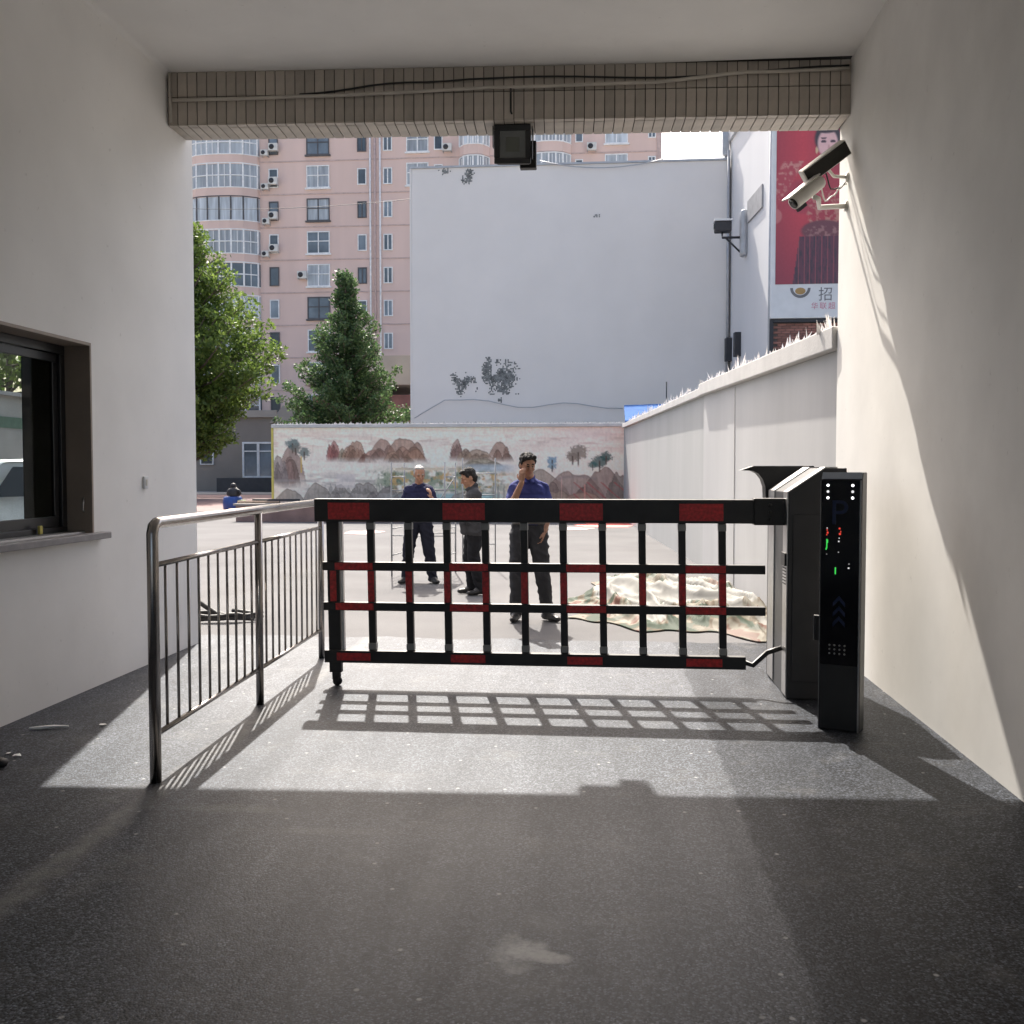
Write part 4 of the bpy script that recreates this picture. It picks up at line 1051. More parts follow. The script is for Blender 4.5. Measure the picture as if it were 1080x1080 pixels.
# shop annexe at the foot of the pink block, right of the conifer
an = empty('annexe', (-15.5, 66, 0), 0, 'small brown annexe with a white box under its eaves behind the conifer', 'building')
MB().box(-4, 3.2, 0, 8, -.02, 6.6).build('wall', mat('maroon_render', (.20, .10, .10), .8, var=.3, scale=1.5), an)
MB().prism([(-4.3, 7.2), (3.4, 7.2), (3.4, 9.1), (-1.0, 9.1)], -.9, 8).build('roof', M['tan_l'], an)
MB().box(.55, 1.6, -.75, -.05, 7.0, 7.95).build('white_box', M['sign_white'], an, bevel=.03)
MB().box(-3, 2.8, -.05, -.002, 2.2, 4.2).build('window', M['dark'], an)

# ------------------------------------------------------------------ low tan building at left
lb = empty('low_building', (-27, 75, 0), 0, 'low tan building with white double doors behind the trees', 'building')
lx = lambda px: (px-640.5)*.0716 + 27
lz = lambda py: 1.6 + (496-py)*.0722
MB().box(lx(150), lx(291), 0, 10, -.02, lz(434)).build('wall', M['tan'], lb)
MB().box(lx(291)+.01, lx(378), .2, 10, -.02, lz(445)).build('wall', M['tan'], lb)
MB().prism([(lx(285), lz(446)), (lx(300), lz(428)), (lx(378), lz(428)), (lx(385), lz(446))], -.3, 8).build('parapet', M['tan_l'], lb)
MB().box(lx(150), lx(291)+.1, -.25, -.002, lz(440), lz(434)+.1).build('cornice', M['tan_l'], lb)
MB().box(lx(238), lx(300), -2.4, -.002, -.02, lz(504)).build('steps', mat('dark_steps', (.06, .06, .065), .8), lb)
dx0, dx1, dz0, dz1 = lx(254), lx(289), lz(503.8), lz(466)
mb = MB().box(dx0, dx0+.14, -.12, -.003, dz0, dz1).box(dx1-.14, dx1, -.12, -.003, dz0, dz1).box(dx0+.14, dx1-.14, -.12, -.003, dz1-.14, dz1).box(dx0+.14, dx1-.14, -.12, -.003, dz0+.001, dz0+.12)
mb.box((dx0+dx1)/2-.1, (dx0+dx1)/2+.1, -.125, -.003, dz0+.12, dz1-.14).box(dx0+.14, dx1-.14, -.115, -.003, dz1-.75, dz1-.66)
door = mb.build('double_door', M['wframe'], lb)
for a, b_ in ((dx0+.14, (dx0+dx1)/2-.1), ((dx0+dx1)/2+.1, dx1-.14)): MB().box(a, b_, -.05, -.004, dz0+.12, dz1-.14).build('pane', M['pane'], door)
fr = MB().box(lx(207), lx(222), -.1, -.003, lz(490), lz(470)).build('window', M['wframe'], lb)
MB().box(lx(208.5), lx(220.5), -.12, -.101, lz(489), lz(471)).build('pane', M['pane'], fr)

# ------------------------------------------------------------------ trees
def leaf_mat(name, c1, c2):
    m, nt, b = new_mat(name)
    g = N(nt, 'ShaderNodeNewGeometry'); 
    rmp = N(nt, 'ShaderNodeValToRGB'); rmp.color_ramp.elements[0].color = (*c1, 1); rmp.color_ramp.elements[1].color = (*c2, 1)
    nt.links.new(g.outputs['Random Per Island'], rmp.inputs[0])
    nt.links.new(rmp.outputs[0], b.inputs['Base Color'])
    b.inputs['Roughness'].default_value = .55
    tr = N(nt, 'ShaderNodeBsdfTranslucent'); nt.links.new(rmp.outputs[0], tr.inputs[0])
    mx = N(nt, 'ShaderNodeMixShader'); mx.inputs[0].default_value = .45
    nt.links.new(b.outputs[0], mx.inputs[1]); nt.links.new(tr.outputs[0], mx.inputs[2])
    nt.links.new(mx.outputs[0], nt.nodes['Material Output'].inputs[0])
    return m
M['leaf_a'] = leaf_mat('poplar_leaves', (.065, .115, .022), (.20, .28, .06))
M['leaf_b'] = leaf_mat('dark_conifer_leaves', (.035, .08, .032), (.12, .19, .07))
def leaves(centres, radii, per, size, seed, squash=.8):
    r = np.random.default_rng(seed); V = []; 
    for c, rad in zip(centres, radii):
        n = int(per*rad**1.6)
        d = r.normal(size=(n, 3)); d /= np.linalg.norm(d, axis=1)[:, None]
        p = np.array(c) + d*(rad*r.random(n)**.45)[:, None]*np.array([1, 1, squash])
        s = size*(.6+.8*r.random(n))
        a = r.normal(size=(n, 3)); a /= np.linalg.norm(a, axis=1)[:, None]
        b_ = np.cross(a, r.normal(size=(n, 3))); b_ /= np.linalg.norm(b_, axis=1)[:, None]
        V.append(np.stack([p-a*s[:, None], p+b_*(s*.55)[:, None], p+a*s[:, None], p-b_*(s*.55)[:, None]], 1))
    V = np.concatenate(V).reshape(-1, 3); n = len(V)//4
    me = bpy.data.meshes.new('crown'); me.vertices.add(len(V)); me.vertices.foreach_set('co', V.ravel().astype(np.float32))
    me.loops.add(n*4); me.loops.foreach_set('vertex_index', np.arange(n*4, dtype=np.int32))
    me.polygons.add(n); me.polygons.foreach_set('loop_start', np.arange(0, n*4, 4, dtype=np.int32)); me.polygons.foreach_set('loop_total', np.full(n, 4, dtype=np.int32))
    me.update(); me.validate()
    return me
def make_tree(name, loc, label, h0, h1, width, shape, mname, seed, nbranch, per, size, trunk_r, rise=.5, crad=.5):
    o = empty(name, loc, 0, label, 'tree'); r = random.Random(seed)
    mb = MB(); mb.tube([(0, 0, -.05), (.05, 0, h0), (.0, .1, (h0+h1)/2), (.05, 0, h1*.97)], [trunk_r, trunk_r*.8, trunk_r*.45, .03], 9)
    cs = []; rs = []
    for k in range(nbranch):
        t = (k+r.random())/nbranch; z = h0 + (h1-h0)*t
        a = k*2.39996 + r.uniform(-.4, .4); L = max(.25, shape(t)*width/2*r.uniform(.62, 1.12)); up = L*rise*r.uniform(.3, 1.3)
        zb = z - up*.6
        tip = Vector((L*math.cos(a), L*math.sin(a), zb+up)); root = Vector((0, 0, zb)); midp = root.lerp(tip, .5) - Vector((0, 0, .06*L))
        mb.tube([root, midp, tip], [trunk_r*.30*(1-.6*t)+.015, trunk_r*.16+.01, .012], 5)
        n = max(2, int(L/(crad*.62)))
        for q in range(n):
            u = .25 + .78*(q+r.random()*.6)/n
            p = root.lerp(midp, u*2) if u < .5 else midp.lerp(tip, u*2-1)
            rr = crad*r.uniform(.55, 1.15)*(1.1-.4*u)
            cs.append((p.x+r.uniform(-.3, .3)*crad, p.y+r.uniform(-.3, .3)*crad, p.z+r.uniform(-.1, .4)*crad)); rs.append(rr)
    cs.append((.05, 0, h1)); rs.append(crad*.6)
    mb.build('trunk', M['bark'], o)
    me = leaves(cs, rs, per, size, seed, .75); me.materials.append(M[mname]); link('crown', me, o)
    return o
make_tree('broadleaf_tree', (-24.0, 56, 0), 'tall green leafy tree at left in front of low building', 3.0, 15.4, 11.4, lambda t: max(.12, (1-abs(t-.26)/.78)**.7 if t > .26 else .45+.55*t/.26), 'leaf_a', 5, 165, 92, .13, .3, .6, .95)
make_tree('conifer_tree', (-13.3, 51, 0), 'dark green conical tree behind the mural wall', 3.0, 11.6, 8.2, lambda t: max(.06, (1-.96*t**1.1)), 'leaf_b', 8, 140, 215, .085, .2, .55, .5)
make_tree('garden_tree', (-31, 50, 0), 'bushy tree far left, seen through the booth window', 2.2, 12, 9, lambda t: max(.1, 1-abs(t-.45)*1.5), 'leaf_a', 13, 40, 40, .2, .3, .6, 1.0)

# ------------------------------------------------------------------ grey shed and van seen through the booth windows
sh = empty('grey_shed', (-24, 30, 0), 0, 'grey shed wall with green band, seen through the booth window', 'shed')
MB().box(-4, 0, -8, 22, -.02, 4.6).build('wall', mat('shed_grey', (.42, .42, .40), .85, var=.12, scale=1), sh)
MB().box(.002, .03, -8, 22, 3.3, 3.75).build('green_band', mat('green_band', (.12, .2, .15), .7), sh)
MB().box(-4.2, .25, -8.2, 22.2, 4.603, 4.75).build('roof', M['zinc'], sh)
van = empty('white_van', (-10.6, 17.2, 0), R(70), 'white van parked in the courtyard, seen through the booth window', 'van')
def car_body():
    sec = [(-2.2, .45), (-2.25, .75), (-2.15, 1.05), (-1.45, 1.16), (-.75, 1.78), (1.5, 1.86), (2.05, 1.75), (2.2, 1.1), (2.2, .45)]
    vs = []; n = len(sec)
    for y, sc_ in ((-.86, 0), (-.80, 1), (.80, 1), (.86, 0)):
        pass
    ys = [(-.72, .97), (-.86, 1), (.86, 1), (.72, .97)]
    rows_ = []
    for y, f in ((-.70, 1.0), (-.85, .95), (.85, .95), (.70, 1.0)):
        row = []
        for (x, z) in sec:
            yy = y*(.86 if z > 1.3 else 1)
            row.append((x*(1 if f == 1 else .985), yy, z if f == 1 else z-.04 if z > .5 else z))
        rows_.append(row)
    vs = [p for r_ in rows_ for p in r_]; fs = []
    for r_ in range(3):
        for i in range(n-1): fs.append((r_*n+i, r_*n+i+1, (r_+1)*n+i+1, (r_+1)*n+i))
        fs.append((r_*n, (r_+1)*n, (r_+1)*n+n-1, r_*n+n-1))
    fs += [tuple(range(n)), tuple(range(4*n-1, 3*n-1, -1))]
    return MB()._add(vs, fs)
car_body().build('body', M['car'], van, bevel=.06, seg=3)
MB()._add([(-1.42, -.66, 1.20), (-1.42, .66, 1.20), (-.80, .58, 1.745), (-.80, -.58, 1.745)], [(0, 1, 2, 3)]).build('windscreen', M['screen'], van, loc=(-.035, 0, .035))
for s_ in (-1, 1):
    for a, b_, c_, d_ in ((-1.1, -.35, -.62, -.35), (-.25, .75, -.25, .75), (.85, 1.95, .85, 1.85)):
        MB()._add([(a, s_*.865, 1.15), (b_, s_*.865, 1.15), (d_, s_*.765, 1.66), (c_, s_*.765, 1.66)], [(0, 1, 2, 3)]).build('side_window', M['screen'], van)
    MB().tube([(-2.21, s_*.62, .82), (-2.27, s_*.62, .82)], .13, 12).build('headlight', M['sign_white'], van)
    for x in (-1.4, 1.35):
        w_ = MB().tube([(x, s_*.70, .32), (x, s_*.885, .32)], .32, 20).build('wheel', M['rubber'], van)
        MB().tube([(x, s_*.886, .32), (x, s_*.895, .32)], .19, 14).build('rim', M['alu'], w_)
MB().box(-2.30, -2.2, -.8, .8, .45, .62).build('bumper', M['black_paint'], van, bevel=.03)

# ------------------------------------------------------------------ blue sheet roof behind the corner, antenna rod
br = empty('blue_roof_shed', (2.0, 33.6, 0), 0, 'little blue sheet roof peeking over the boundary wall corner', 'shed')
MB()._add([(-1.35, -.5, 3.22), (2.0, -.5, 3.3), (2.0, 1.5, 3.95), (-1.35, 1.5, 3.85), (-1.35, -.5, 3.16), (2.0, -.5, 3.24), (2.0, 1.5, 3.89), (-1.35, 1.5, 3.79)], [(0,1,2,3),(7,6,5,4),(0,4,5,1),(1,5,6,2),(2,6,7,3),(3,7,4,0)]).build('roof_sheet', M['blue_roof'], br)
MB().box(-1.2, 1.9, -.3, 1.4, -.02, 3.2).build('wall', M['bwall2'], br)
tag(MB().tube([(2.0, 33.4, 3.3), (2.0, 33.4, 4.5)], .02, 6).build('iron_rod', M['dark']), 'thin upright iron rod by the blue roof corner', 'rod')

# ------------------------------------------------------------------ courtyard clutter
pl = empty('brick_bed', (-9.2, 31, 0), 0, 'low reddish brown bed in front of the left part of mural', 'planter')
MB().box(-2.3, 3.0, -.5, .9, -.02, .50).build('bed_wall', mat('brown_bed', (.30, .19, .16), .85, var=.2, scale=3), pl)
MB().box(-2.36, 3.06, -.56, .96, .503, .56).build('bed_top', M['tan_l'], pl)
random.seed(21)
for k, (x, y, z, l, a, lbl) in enumerate(((-10.9, 30.9, .60, 1.3, .12, 'pale board lying on the left end of the brown bed'), (-10.4, 31.1, .66, 1.5, -.06, 'board stacked on top across the brown bed'), (-11.9, 34, .25, 2.2, .3, 'long board lying on the ground left of the mural wall'))):
    o = empty('board', (x, y, z), a, lbl, 'board', 'boards by the mural wall')
    MB().box(-l/2, l/2, -.12, .12, -.03, .03).build('plank', M['plank'] if k != 1 else M['dark'], o, bevel=.004)
bd = empty('blue_drum', (-14.9, 39.2, 0), 0, 'blue drum topped with dark gear standing in the courtyard', 'drum')
MB().tube([(0, 0, 0), (0, 0, .04), (0, 0, .28), (0, 0, .50), (0, 0, .55)], [.34, .37, .39, .36, .30], 18).build('drum_body', M['drum'], bd)
mb = MB().tube([(0, 0, .55), (.02, 0, .62), (.02, 0, .80), (0, 0, .90)], [.24, .27, .25, .15], 12); mb.ellipsoid((.03, 0, .98), (.12, .12, .11), 12, 8); mb.tube([(.15, -.05, .82), (.3, -.1, .78), (.36, -.1, .62)], .06, 8)
mb.build('dark_gear', M['black_rub'], bd)
tag(MB().box(-.14, .14, -.14, .14, 0, .42).build('green_can', mat('green_can', (.2, .24, .1), .6), bevel=.04), 'small olive can beside the blue drum', 'can')
bpy.data.objects['green_can'].location = (-14.45, 39.0, 0)
# hose and pipe ends beside the booth corner
pts = []
for k in range(60):
    a = k/59*6.283*2.2; rr = .34+.05*math.sin(k*.7)
    pts.append((-4.15+rr*1.4*math.cos(a), 10.35+rr*.5*math.sin(a), .03+.022*(k//22) + .012*math.sin(k*1.3)))
tag(MB().tube(pts, .022, 6).build('black_hose', M['black_rub']), 'coil of black hose on the ground behind the railing', 'hose')
tag(MB().tube([(-4.45, 10.35, .33), (-4.30, 10.3, .20), (-4.05, 10.25, .06), (-3.7, 10.3, .03)], .028, 8).build('black_pipe', M['black_rub']), 'black pipe end leaning out of the hose coil', 'pipe')
tag(MB().box(-4.52, -4.32, 10.1, 10.2, 0, .10).build('black_block', M['black_rub'], bevel=.02), 'small black block at the end of the hose coil', 'block')
# red paint spilt at the foot of the mural
def splat(name, cx, cy, rx, ry, seed, m, z, label):
    vs = [(cx, cy, z)]; n = 40
    for k in range(n):
        a = 6.283*k/n; q = 1 + .55*mnoise.noise(Vector((math.cos(a)*1.6, math.sin(a)*1.6, seed)))+.2*mnoise.noise(Vector((math.cos(a)*5, math.sin(a)*5, seed)))
        vs.append((cx+rx*q*math.cos(a), cy+ry*q*math.sin(a), z))
    return tag(MB()._add(vs, [(0, 1+k, 1+(k+1) % n) for k in range(n)]).build(name, m), label, 'paint stain')
splat('paint_stain', .1, 29.5, .9, 1.3, 1, M['redpaint'], .002, 'bright red paint stain at the right foot of the mural')
splat('paint_stain', -.75, 27.6, .4, .6, 2, mat('faded_red', (.5, .28, .26), .7), .002, 'faint red paint stain just left of the bright one')
splat('paint_stain', -6.2, 25.5, .5, .7, 3, bpy.data.materials['faded_red'], .002, 'faint reddish stain left of the scaffold')
# litter on the driveway
tag(MB().tube([(-3.53, 5.84, .010), (-3.47, 5.85, .012), (-3.39, 5.88, .014), (-3.31, 5.90, .012)], [.006, .011, .01, .006], 6).build('white_stick', M['paper']), 'short white stick lying by the left wall', 'litter')
for k, (x, y, lbl) in enumerate(((-3.13, 5.98, 'tiny white scrap just beyond the white stick'), (-3.34, 5.32, 'white scrap near the left frame edge'), (-3.27, 5.28, 'smaller white scrap beside another at left'))):
    random.seed(k)
    vs = [(x+random.uniform(.012, .03)*math.cos(a), y+random.uniform(.012, .03)*math.sin(a), .004+random.uniform(0, .012)) for a in (0, 1.2, 2.5, 3.8, 5.1)]
    tag(MB()._add(vs, [(0, 1, 2, 3, 4)]).build('paper_scrap', M['paper']), lbl, 'litter')
tag(MB().ellipsoid((-3.27, 5.1, .02), (.06, .05, .03), 10, 6).build('dark_clod', M['black_rub']), 'dark clod on the asphalt at the left frame edge', 'clod')

# tool trestle: light tubular scaffold frame
sf = empty('scaffold_frame', (-2.75, 15.1, 0), R(-4), 'light grey tubular scaffold frame behind the two standing men', 'scaffold')
for x in (-.42, .40):
    for y in (-.28, .45):
        MB().tube([(x, y, 0), (x, y, 1.72)], .013, 8).build('upright', M['galv'], sf)
for x in (-.42, .40):
    for z in (.32, .72, 1.1, 1.5):
        MB().tube([(x, -.28, z), (x, .45, z)], .009, 6).build('rung', M['galv'], sf)
for y in (-.28, .45):
    for z in (.62, .95, 1.30): MB().tube([(-.42, y, z), (.40, y, z)], .008, 6).build('brace', M['galv'], sf)
MB().tube([(-.42, .45, .3), (.40, .45, 1.5)], .010, 6).build('brace', M['galv'], sf)
MB().box(-.44, .42, -.2, .37, 1.60, 1.635).build('deck', M['alu'], sf)
sf2 = empty('scaffold_frame', (-2.05, 16.2, 0), R(4), 'second lighter scaffold frame, right behind the man in grey', 'scaffold')
for x in (-.25, .28): MB().tube([(x, 0, 0), (x, .0, 1.8)], .011, 8).build('upright', M['galv'], sf2)
for z in (.4, .8, 1.2, 1.55): MB().tube([(-.25, 0, z), (.28, 0, z)], .008, 6).build('rung', M['galv'], sf2)
MB().tube([(-.25, 0, .1), (-.1, .5, 0.02)], .008, 6).build('stay', M['galv'], sf2); MB().tube([(.28, 0, .1), (.3, .5, 0.02)], .008, 6).build('stay', M['galv'], sf2)

# crumpled tarpaulin
def tarp():
    nx, ny = 150, 130
    X0, X1, Y0, Y1 = -.75, 1.90, 9.15, 14.4
    xs = np.linspace(0, 1, nx); ys = np.linspace(0, 1, ny)
    V = np.zeros((ny, nx, 3)); C = np.ones((ny, nx, 4))
    r = np.random.default_rng(3)
    for j, v in enumerate(ys):
        # left edge swings in towards the wall with depth; near edge slants towards the wall
        for i, u in enumerate(xs):
            yn = 10.75 - 1.30*u**.8 + .16*math.sin(u*13) + .09*math.sin(u*29+1)
            yf = 14.6 - .6*abs(u-.45) + .15*math.sin(u*9)
            y = yn + (yf-yn)*v
            xl = -.42 + .40*v**1.5 + .16*math.sin(v*11); xr = 1.93 - .075*(y-9.1)
            x = xl + (xr-xl)*u
            e = min(u*6, 1, (1-u)*10 + .35, v*7, (1-v)*5)
            e = max(e, 0)
            p = Vector((x*2.0+y*1.0, y*.55-x*.45, 0))
            ridge = 1-abs(mnoise.noise(p*1.1))*2.2
            ridge2 = 1-abs(mnoise.noise(p*2.6 + Vector((7, 3, 1))))*2.0
            ridge3 = 1-abs(mnoise.noise(p*6 + Vector((1, 9, 4))))*2.0
            hump = math.exp(-((u-.38)/.28)**2 - ((v-.62)/.33)**2)*.19 + math.exp(-((u-.78)/.2)**2-((v-.40)/.3)**2)*.10
            h = (.025 + hump + .11*max(ridge, 0)**3 + .06*max(ridge2, 0)**3 + .008*max(ridge3, 0)**3)*(.25+.75*e)
            h = max(h*min(1, e*1.5+.12), .004)
            V[j, i] = (x + .04*mnoise.noise(p*3), y + .04*mnoise.noise(p*3+Vector((5, 5, 5))), h)
            # printed pattern shows on turned-over edges, the rest is the pale back
            q = mnoise.noise(p*.9 + Vector((2.2, 0, 5)))
            pat = (v < .20 + .10*math.sin(u*12) + .15*q) or q > .16 or u < .16 + .1*q
            c = np.array([.235, .23, .212])
            if pat:
                k = mnoise.noise(Vector((x*7, y*5, 2.5)))
                c = np.array([.025, .042, .024]) if k > .18 else (np.array([.085, .062, .036]) if k > 0 else (np.array([.17, .155, .12]) if k > -.3 else np.array([.11, .045, .03])))
                if mnoise.noise(p*2 + Vector((4, 4, 0))) > .15: c = c*.7 + np.array([.26, .25, .22])*.3
            C[j, i, :3] = c
    fs = [(j*nx+i, j*nx+i+1, (j+1)*nx+i+1, (j+1)*nx+i) for j in range(ny-1) for i in range(nx-1)]
    me = bpy.data.meshes.new('tarpaulin'); me.from_pydata(V.reshape(-1, 3).tolist(), [], fs)
    ca = me.color_attributes.new('paint', 'FLOAT_COLOR', 'POINT'); ca.data.foreach_set('color', C.reshape(-1))
    me.polygons.foreach_set('use_smooth', [True]*len(fs))
    me.materials.append(vcol_mat('tarp_cloth', .7, .15, 12, .15))
    o = link('tarpaulin', me)
    sol = o.modifiers.new('thickness', 'SOLIDIFY'); sol.thickness = .006; sol.offset = 1
    return tag(o, 'crumpled pale tarpaulin with green camouflage print heaped by the boundary wall', 'tarpaulin')
tarp()

# ------------------------------------------------------------------ people
def capsule(mb, a, b, ra, rb, seg=14, flat=None):
    a = Vector(a); b = Vector(b); d = (b-a); L = d.length; d = d.normalized()
    pts = []; rs = []
    for k in range(4):
        t = math.pi/2*(1-k/4); pts.append(a - d*(ra*math.sin(t))); rs.append(max(ra*math.cos(t), .0015))
    pts.append(a); rs.append(ra); pts.append(a.lerp(b, .5)); rs.append((ra+rb)/2); pts.append(b); rs.append(rb)
    for k in range(1, 5):
        t = math.pi/2*k/4; pts.append(b + d*(rb*math.sin(t))); rs.append(max(rb*math.cos(t), .0015))
    n0 = len(mb.v); mb.tube(pts, rs, seg)
    if flat:
        ax_, f = Vector(flat[0]).normalized(), flat[1]
        for i in range(n0, len(mb.v)):
            v = Vector(mb.v[i]); t = max(0, min(1, (v-a).dot(d)/max(L, 1e-6))); q = a + d*(t*L)
            o_ = v-q; mb.v[i] = tuple(v + ax_*(o_.dot(ax_)*(f-1)))
skinm = mat('skin', (.37, .20, .13), .65, var=.16, scale=20, spec=.4)
def person(label, loc, rz, pieces, mats, hair_pieces=None, hair_mat=None, voxel=.0085, group=None):
    """pieces: (tag, kind, args).  One closed figure is grown from all of them, coloured by nearest piece."""
    o = empty('person', loc, rz, label, 'person')
    mb = MB(); segs = []
    for tg, kind, a in pieces:
        if kind == 'c':
            capsule(mb, a[0], a[1], a[2], a[3], flat=a[4] if len(a) > 4 else None)
            segs.append((tg, 'c', Vector(a[0]), Vector(a[1]), a[2], a[3], a[4] if len(a) > 4 else None))
        else:
            rot = a[2] if len(a) > 2 else None
            mb.ellipsoid(a[0], a[1], 18, 12, rot)
            segs.append((tg, 'e', Vector(a[0]), Vector(a[1]), rot))
    me = mb.mesh('raw'); tmp = bpy.data.objects.new('raw', me); sc.collection.objects.link(tmp)
    rm = tmp.modifiers.new('r', 'REMESH'); rm.mode = 'VOXEL'; rm.voxel_size = voxel; rm.use_smooth_shade = True
    smo = tmp.modifiers.new('s', 'SMOOTH'); smo.factor = .5; smo.iterations = 3
    bpy.context.view_layer.update()
    dg = bpy.context.evaluated_depsgraph_get()
    out = bpy.data.meshes.new_from_object(tmp.evaluated_get(dg)); out.name = 'body'
    bpy.data.objects.remove(tmp)
    nP = len(out.polygons); cen = np.zeros(nP*3); out.polygons.foreach_get('center', cen); cen = cen.reshape(-1, 3)
    best = np.full(nP, 1e9); idx = np.zeros(nP, int); names = list(mats)
    for s_ in segs:
        if s_[1] == 'c':
            a = np.array(s_[2]); b_ = np.array(s_[3]); d = b_-a; t = np.clip(((cen-a)@d)/max(d@d, 1e-9), 0, 1)
            off = cen - (a + t[:, None]*d)
            if s_[6]:
                ax_ = np.array(Vector(s_[6][0]).normalized()); off = off + ax_*(off@ax_)[:, None]*(1/s_[6][1]-1)
            dist = np.linalg.norm(off, axis=1) - (s_[4] + (s_[5]-s_[4])*t)
        else:
            q = cen - np.array(s_[2])
            if s_[4]: q = q @ np.array(s_[4])
            rr = np.array(s_[3]); k = np.linalg.norm(q/rr, axis=1); dist = (k-1)*rr.min()
        better = dist < best; best = np.where(better, dist, best); idx = np.where(better, names.index(s_[0]), idx)
    for nme in names: out.materials.append(mats[nme])
    out.polygons.foreach_set('material_index', idx.astype(np.int32)); out.polygons.foreach_set('use_smooth', [True]*nP)
    # cloth folds and strands: push the surface along its normals
    nv_ = len(out.vertices); co = np.zeros(nv_*3); out.vertices.foreach_get('co', co); co = co.reshape(-1, 3)
    no_ = np.zeros(nv_*3); out.vertices.foreach_get('normal', no_); no_ = no_.reshape(-1, 3)
    lv = np.zeros(len(out.loops), np.int32); out.loops.foreach_get('vertex_index', lv)
    lt = np.zeros(nP, np.int32); out.polygons.foreach_get('loop_total', lt)
    vi = np.zeros(nv_, int); vi[lv] = np.repeat(idx, lt)
    amp = np.array([{'shirt': .017, 'trousers': .018, 'hair': .011}.get(nm, 0) for nm in names])[vi]
    hm = np.array([nm == 'hair' for nm in names])[vi]
    disp = np.zeros(nv_)
    for i in np.nonzero(amp)[0]:
        p_ = Vector(co[i])
        if hm[i]: disp[i] = amp[i]*(mnoise.noise(Vector((p_.x*55, p_.y*55, p_.z*26))) + .5*mnoise.noise(p_*18))
        else:
            q_ = Vector((p_.x*7+p_.z*3, p_.y*7, p_.z*10+p_.x*5)); disp[i] = amp[i]*(.35-abs(mnoise.noise(q_))*1.5 + .35*mnoise.noise(q_*2.3))
    co += no_*disp[:, None]; out.vertices.foreach_set('co', co.ravel())
    out.update()
    link('body', out, o)
    return o
def hand(pc, wrist, direction, palm_n, curl=.6, tg='skin', s=1.0, thumb_side=1):
    """palm, four bent fingers of unequal length and a thumb leaving the side of the palm"""
    w_ = Vector(wrist); d = Vector(direction).normalized(); n = Vector(palm_n); n = (n - d*n.dot(d)).normalized(); sd = d.cross(n)
    pc.append((tg, 'c', (w_ + d*.025*s, w_ + d*.075*s, .032*s, .038*s, (n, .5))))
    for k, (off, L) in enumerate(((-.030, .066), (-.010, .076), (.010, .072), (.029, .055))):
        p0 = w_ + d*.095*s + sd*off*s; a1 = curl*.5; a2 = curl*1.1
        p1 = p0 + (d*math.cos(a1) + n*math.sin(a1))*L*.5*s
        p2 = p1 + (d*math.cos(a2+a1) + n*math.sin(a2+a1))*L*.5*s
        pc.append((tg, 'c', (p0, p1, .0098*s, .0092*s))); pc.append((tg, 'c', (p1, p2, .0092*s, .0082*s)))
    t0 = w_ + d*.035*s + sd*(-.030*thumb_side)*s; t1 = t0 + (d*.6 - sd*.6*thumb_side + n*.35).normalized()*.042*s; t2 = t1 + (d*.9 + n*.4).normalized()*.032*s
    pc.append((tg, 'c', (t0, t1, .0125*s, .011*s))); pc.append((tg, 'c', (t1, t2, .011*s, .009*s)))
def head(pc, c, yaw, pitch, s=1.0, hair='full'):
    """c: centre of the skull; yaw about z (0 looks to -y), pitch > 0 looks down"""
    Rm = (Matrix.Rotation(yaw, 3, 'Z') @ Matrix.Rotation(pitch, 3, 'X'))
    P = lambda x, y, z: Vector(c) + Rm @ Vector((x*s, y*s, z*s))
    pc.append(('skin', 'e', (P(0, .005, .02), Vector((.074, .092, .098))*s, Rm)))
    pc.append(('skin', 'e', (P(0, -.022, -.055), Vector((.058, .066, .068))*s, Rm)))
    pc.append(('skin', 'e', (P(0, -.062, -.098), Vector((.026, .022, .020))*s, Rm)))
    pc.append(('skin', 'c', (P(0, -.088, .012), P(0, -.108, -.030), .009*s, .015*s)))
    for q in (-1, 1):
        pc.append(('skin', 'e', (P(.076*q, .012, -.012), Vector((.011, .022, .034))*s, Rm)))
        pc.append(('skin', 'e', (P(.034*q, -.076, .018), Vector((.026, .012, .010))*s, Rm)))
        pc.append(('skin', 'e', (P(.040*q, -.064, -.03), Vector((.022, .02, .02))*s, Rm)))
        pc.append(('dark', 'e', (P(.030*q, -.0865, .004), Vector((.012, .005, .005))*s, Rm)))
        pc.append(('hair', 'e', (P(.032*q, -.087, .028), Vector((.018, .005, .004))*s, Rm)))
    pc.append(('lip', 'e', (P(0, -.086, -.064), Vector((.023, .008, .0075))*s, Rm)))
    if hair == 'full':
        pc.append(('hair', 'e', (P(0, .022, .056), Vector((.083, .096, .082))*s, Rm)))
        pc.append(('hair', 'e', (P(0, .062, .0), Vector((.076, .058, .085))*s, Rm)))
        for q in (-1, 0, 1): pc.append(('hair', 'e', (P(.038*q, -.052, .098), Vector((.036, .042, .026))*s, Rm)))
        for q in (-1, 1): pc.append(('hair', 'e', (P(.074*q, -.012, .045), Vector((.012, .03, .035))*s, Rm)))
    else:
        pc.append(('hair', 'e', (P(0, .05, .05), Vector((.080, .07, .078))*s, Rm)))
        pc.append(('hair', 'e', (P(0, .008, .098), Vector((.060, .062, .026))*s, Rm)))
        for q in (-1, 1): pc.append(('hair', 'e', (P(.070*q, .02, .02), Vector((.013, .04, .05))*s, Rm)))
    return P
V3 = lambda x, y, z: Vector((x, y, z))
hair_b = mat('black_hair', (.012, .010, .009), .8, var=.3, scale=60, bump=.6, bscale=120)
hair_g = mat('grey_white_hair', (.28, .275, .27), .6, var=.2, scale=60, bump=.5, bscale=120)
eye_d = mat('dark_eye', (.02, .015, .012), .3); lip = mat('lips', (.33, .14, .11), .5)
shoe_m = mat('dark_shoe', (.022, .02, .02), .45)
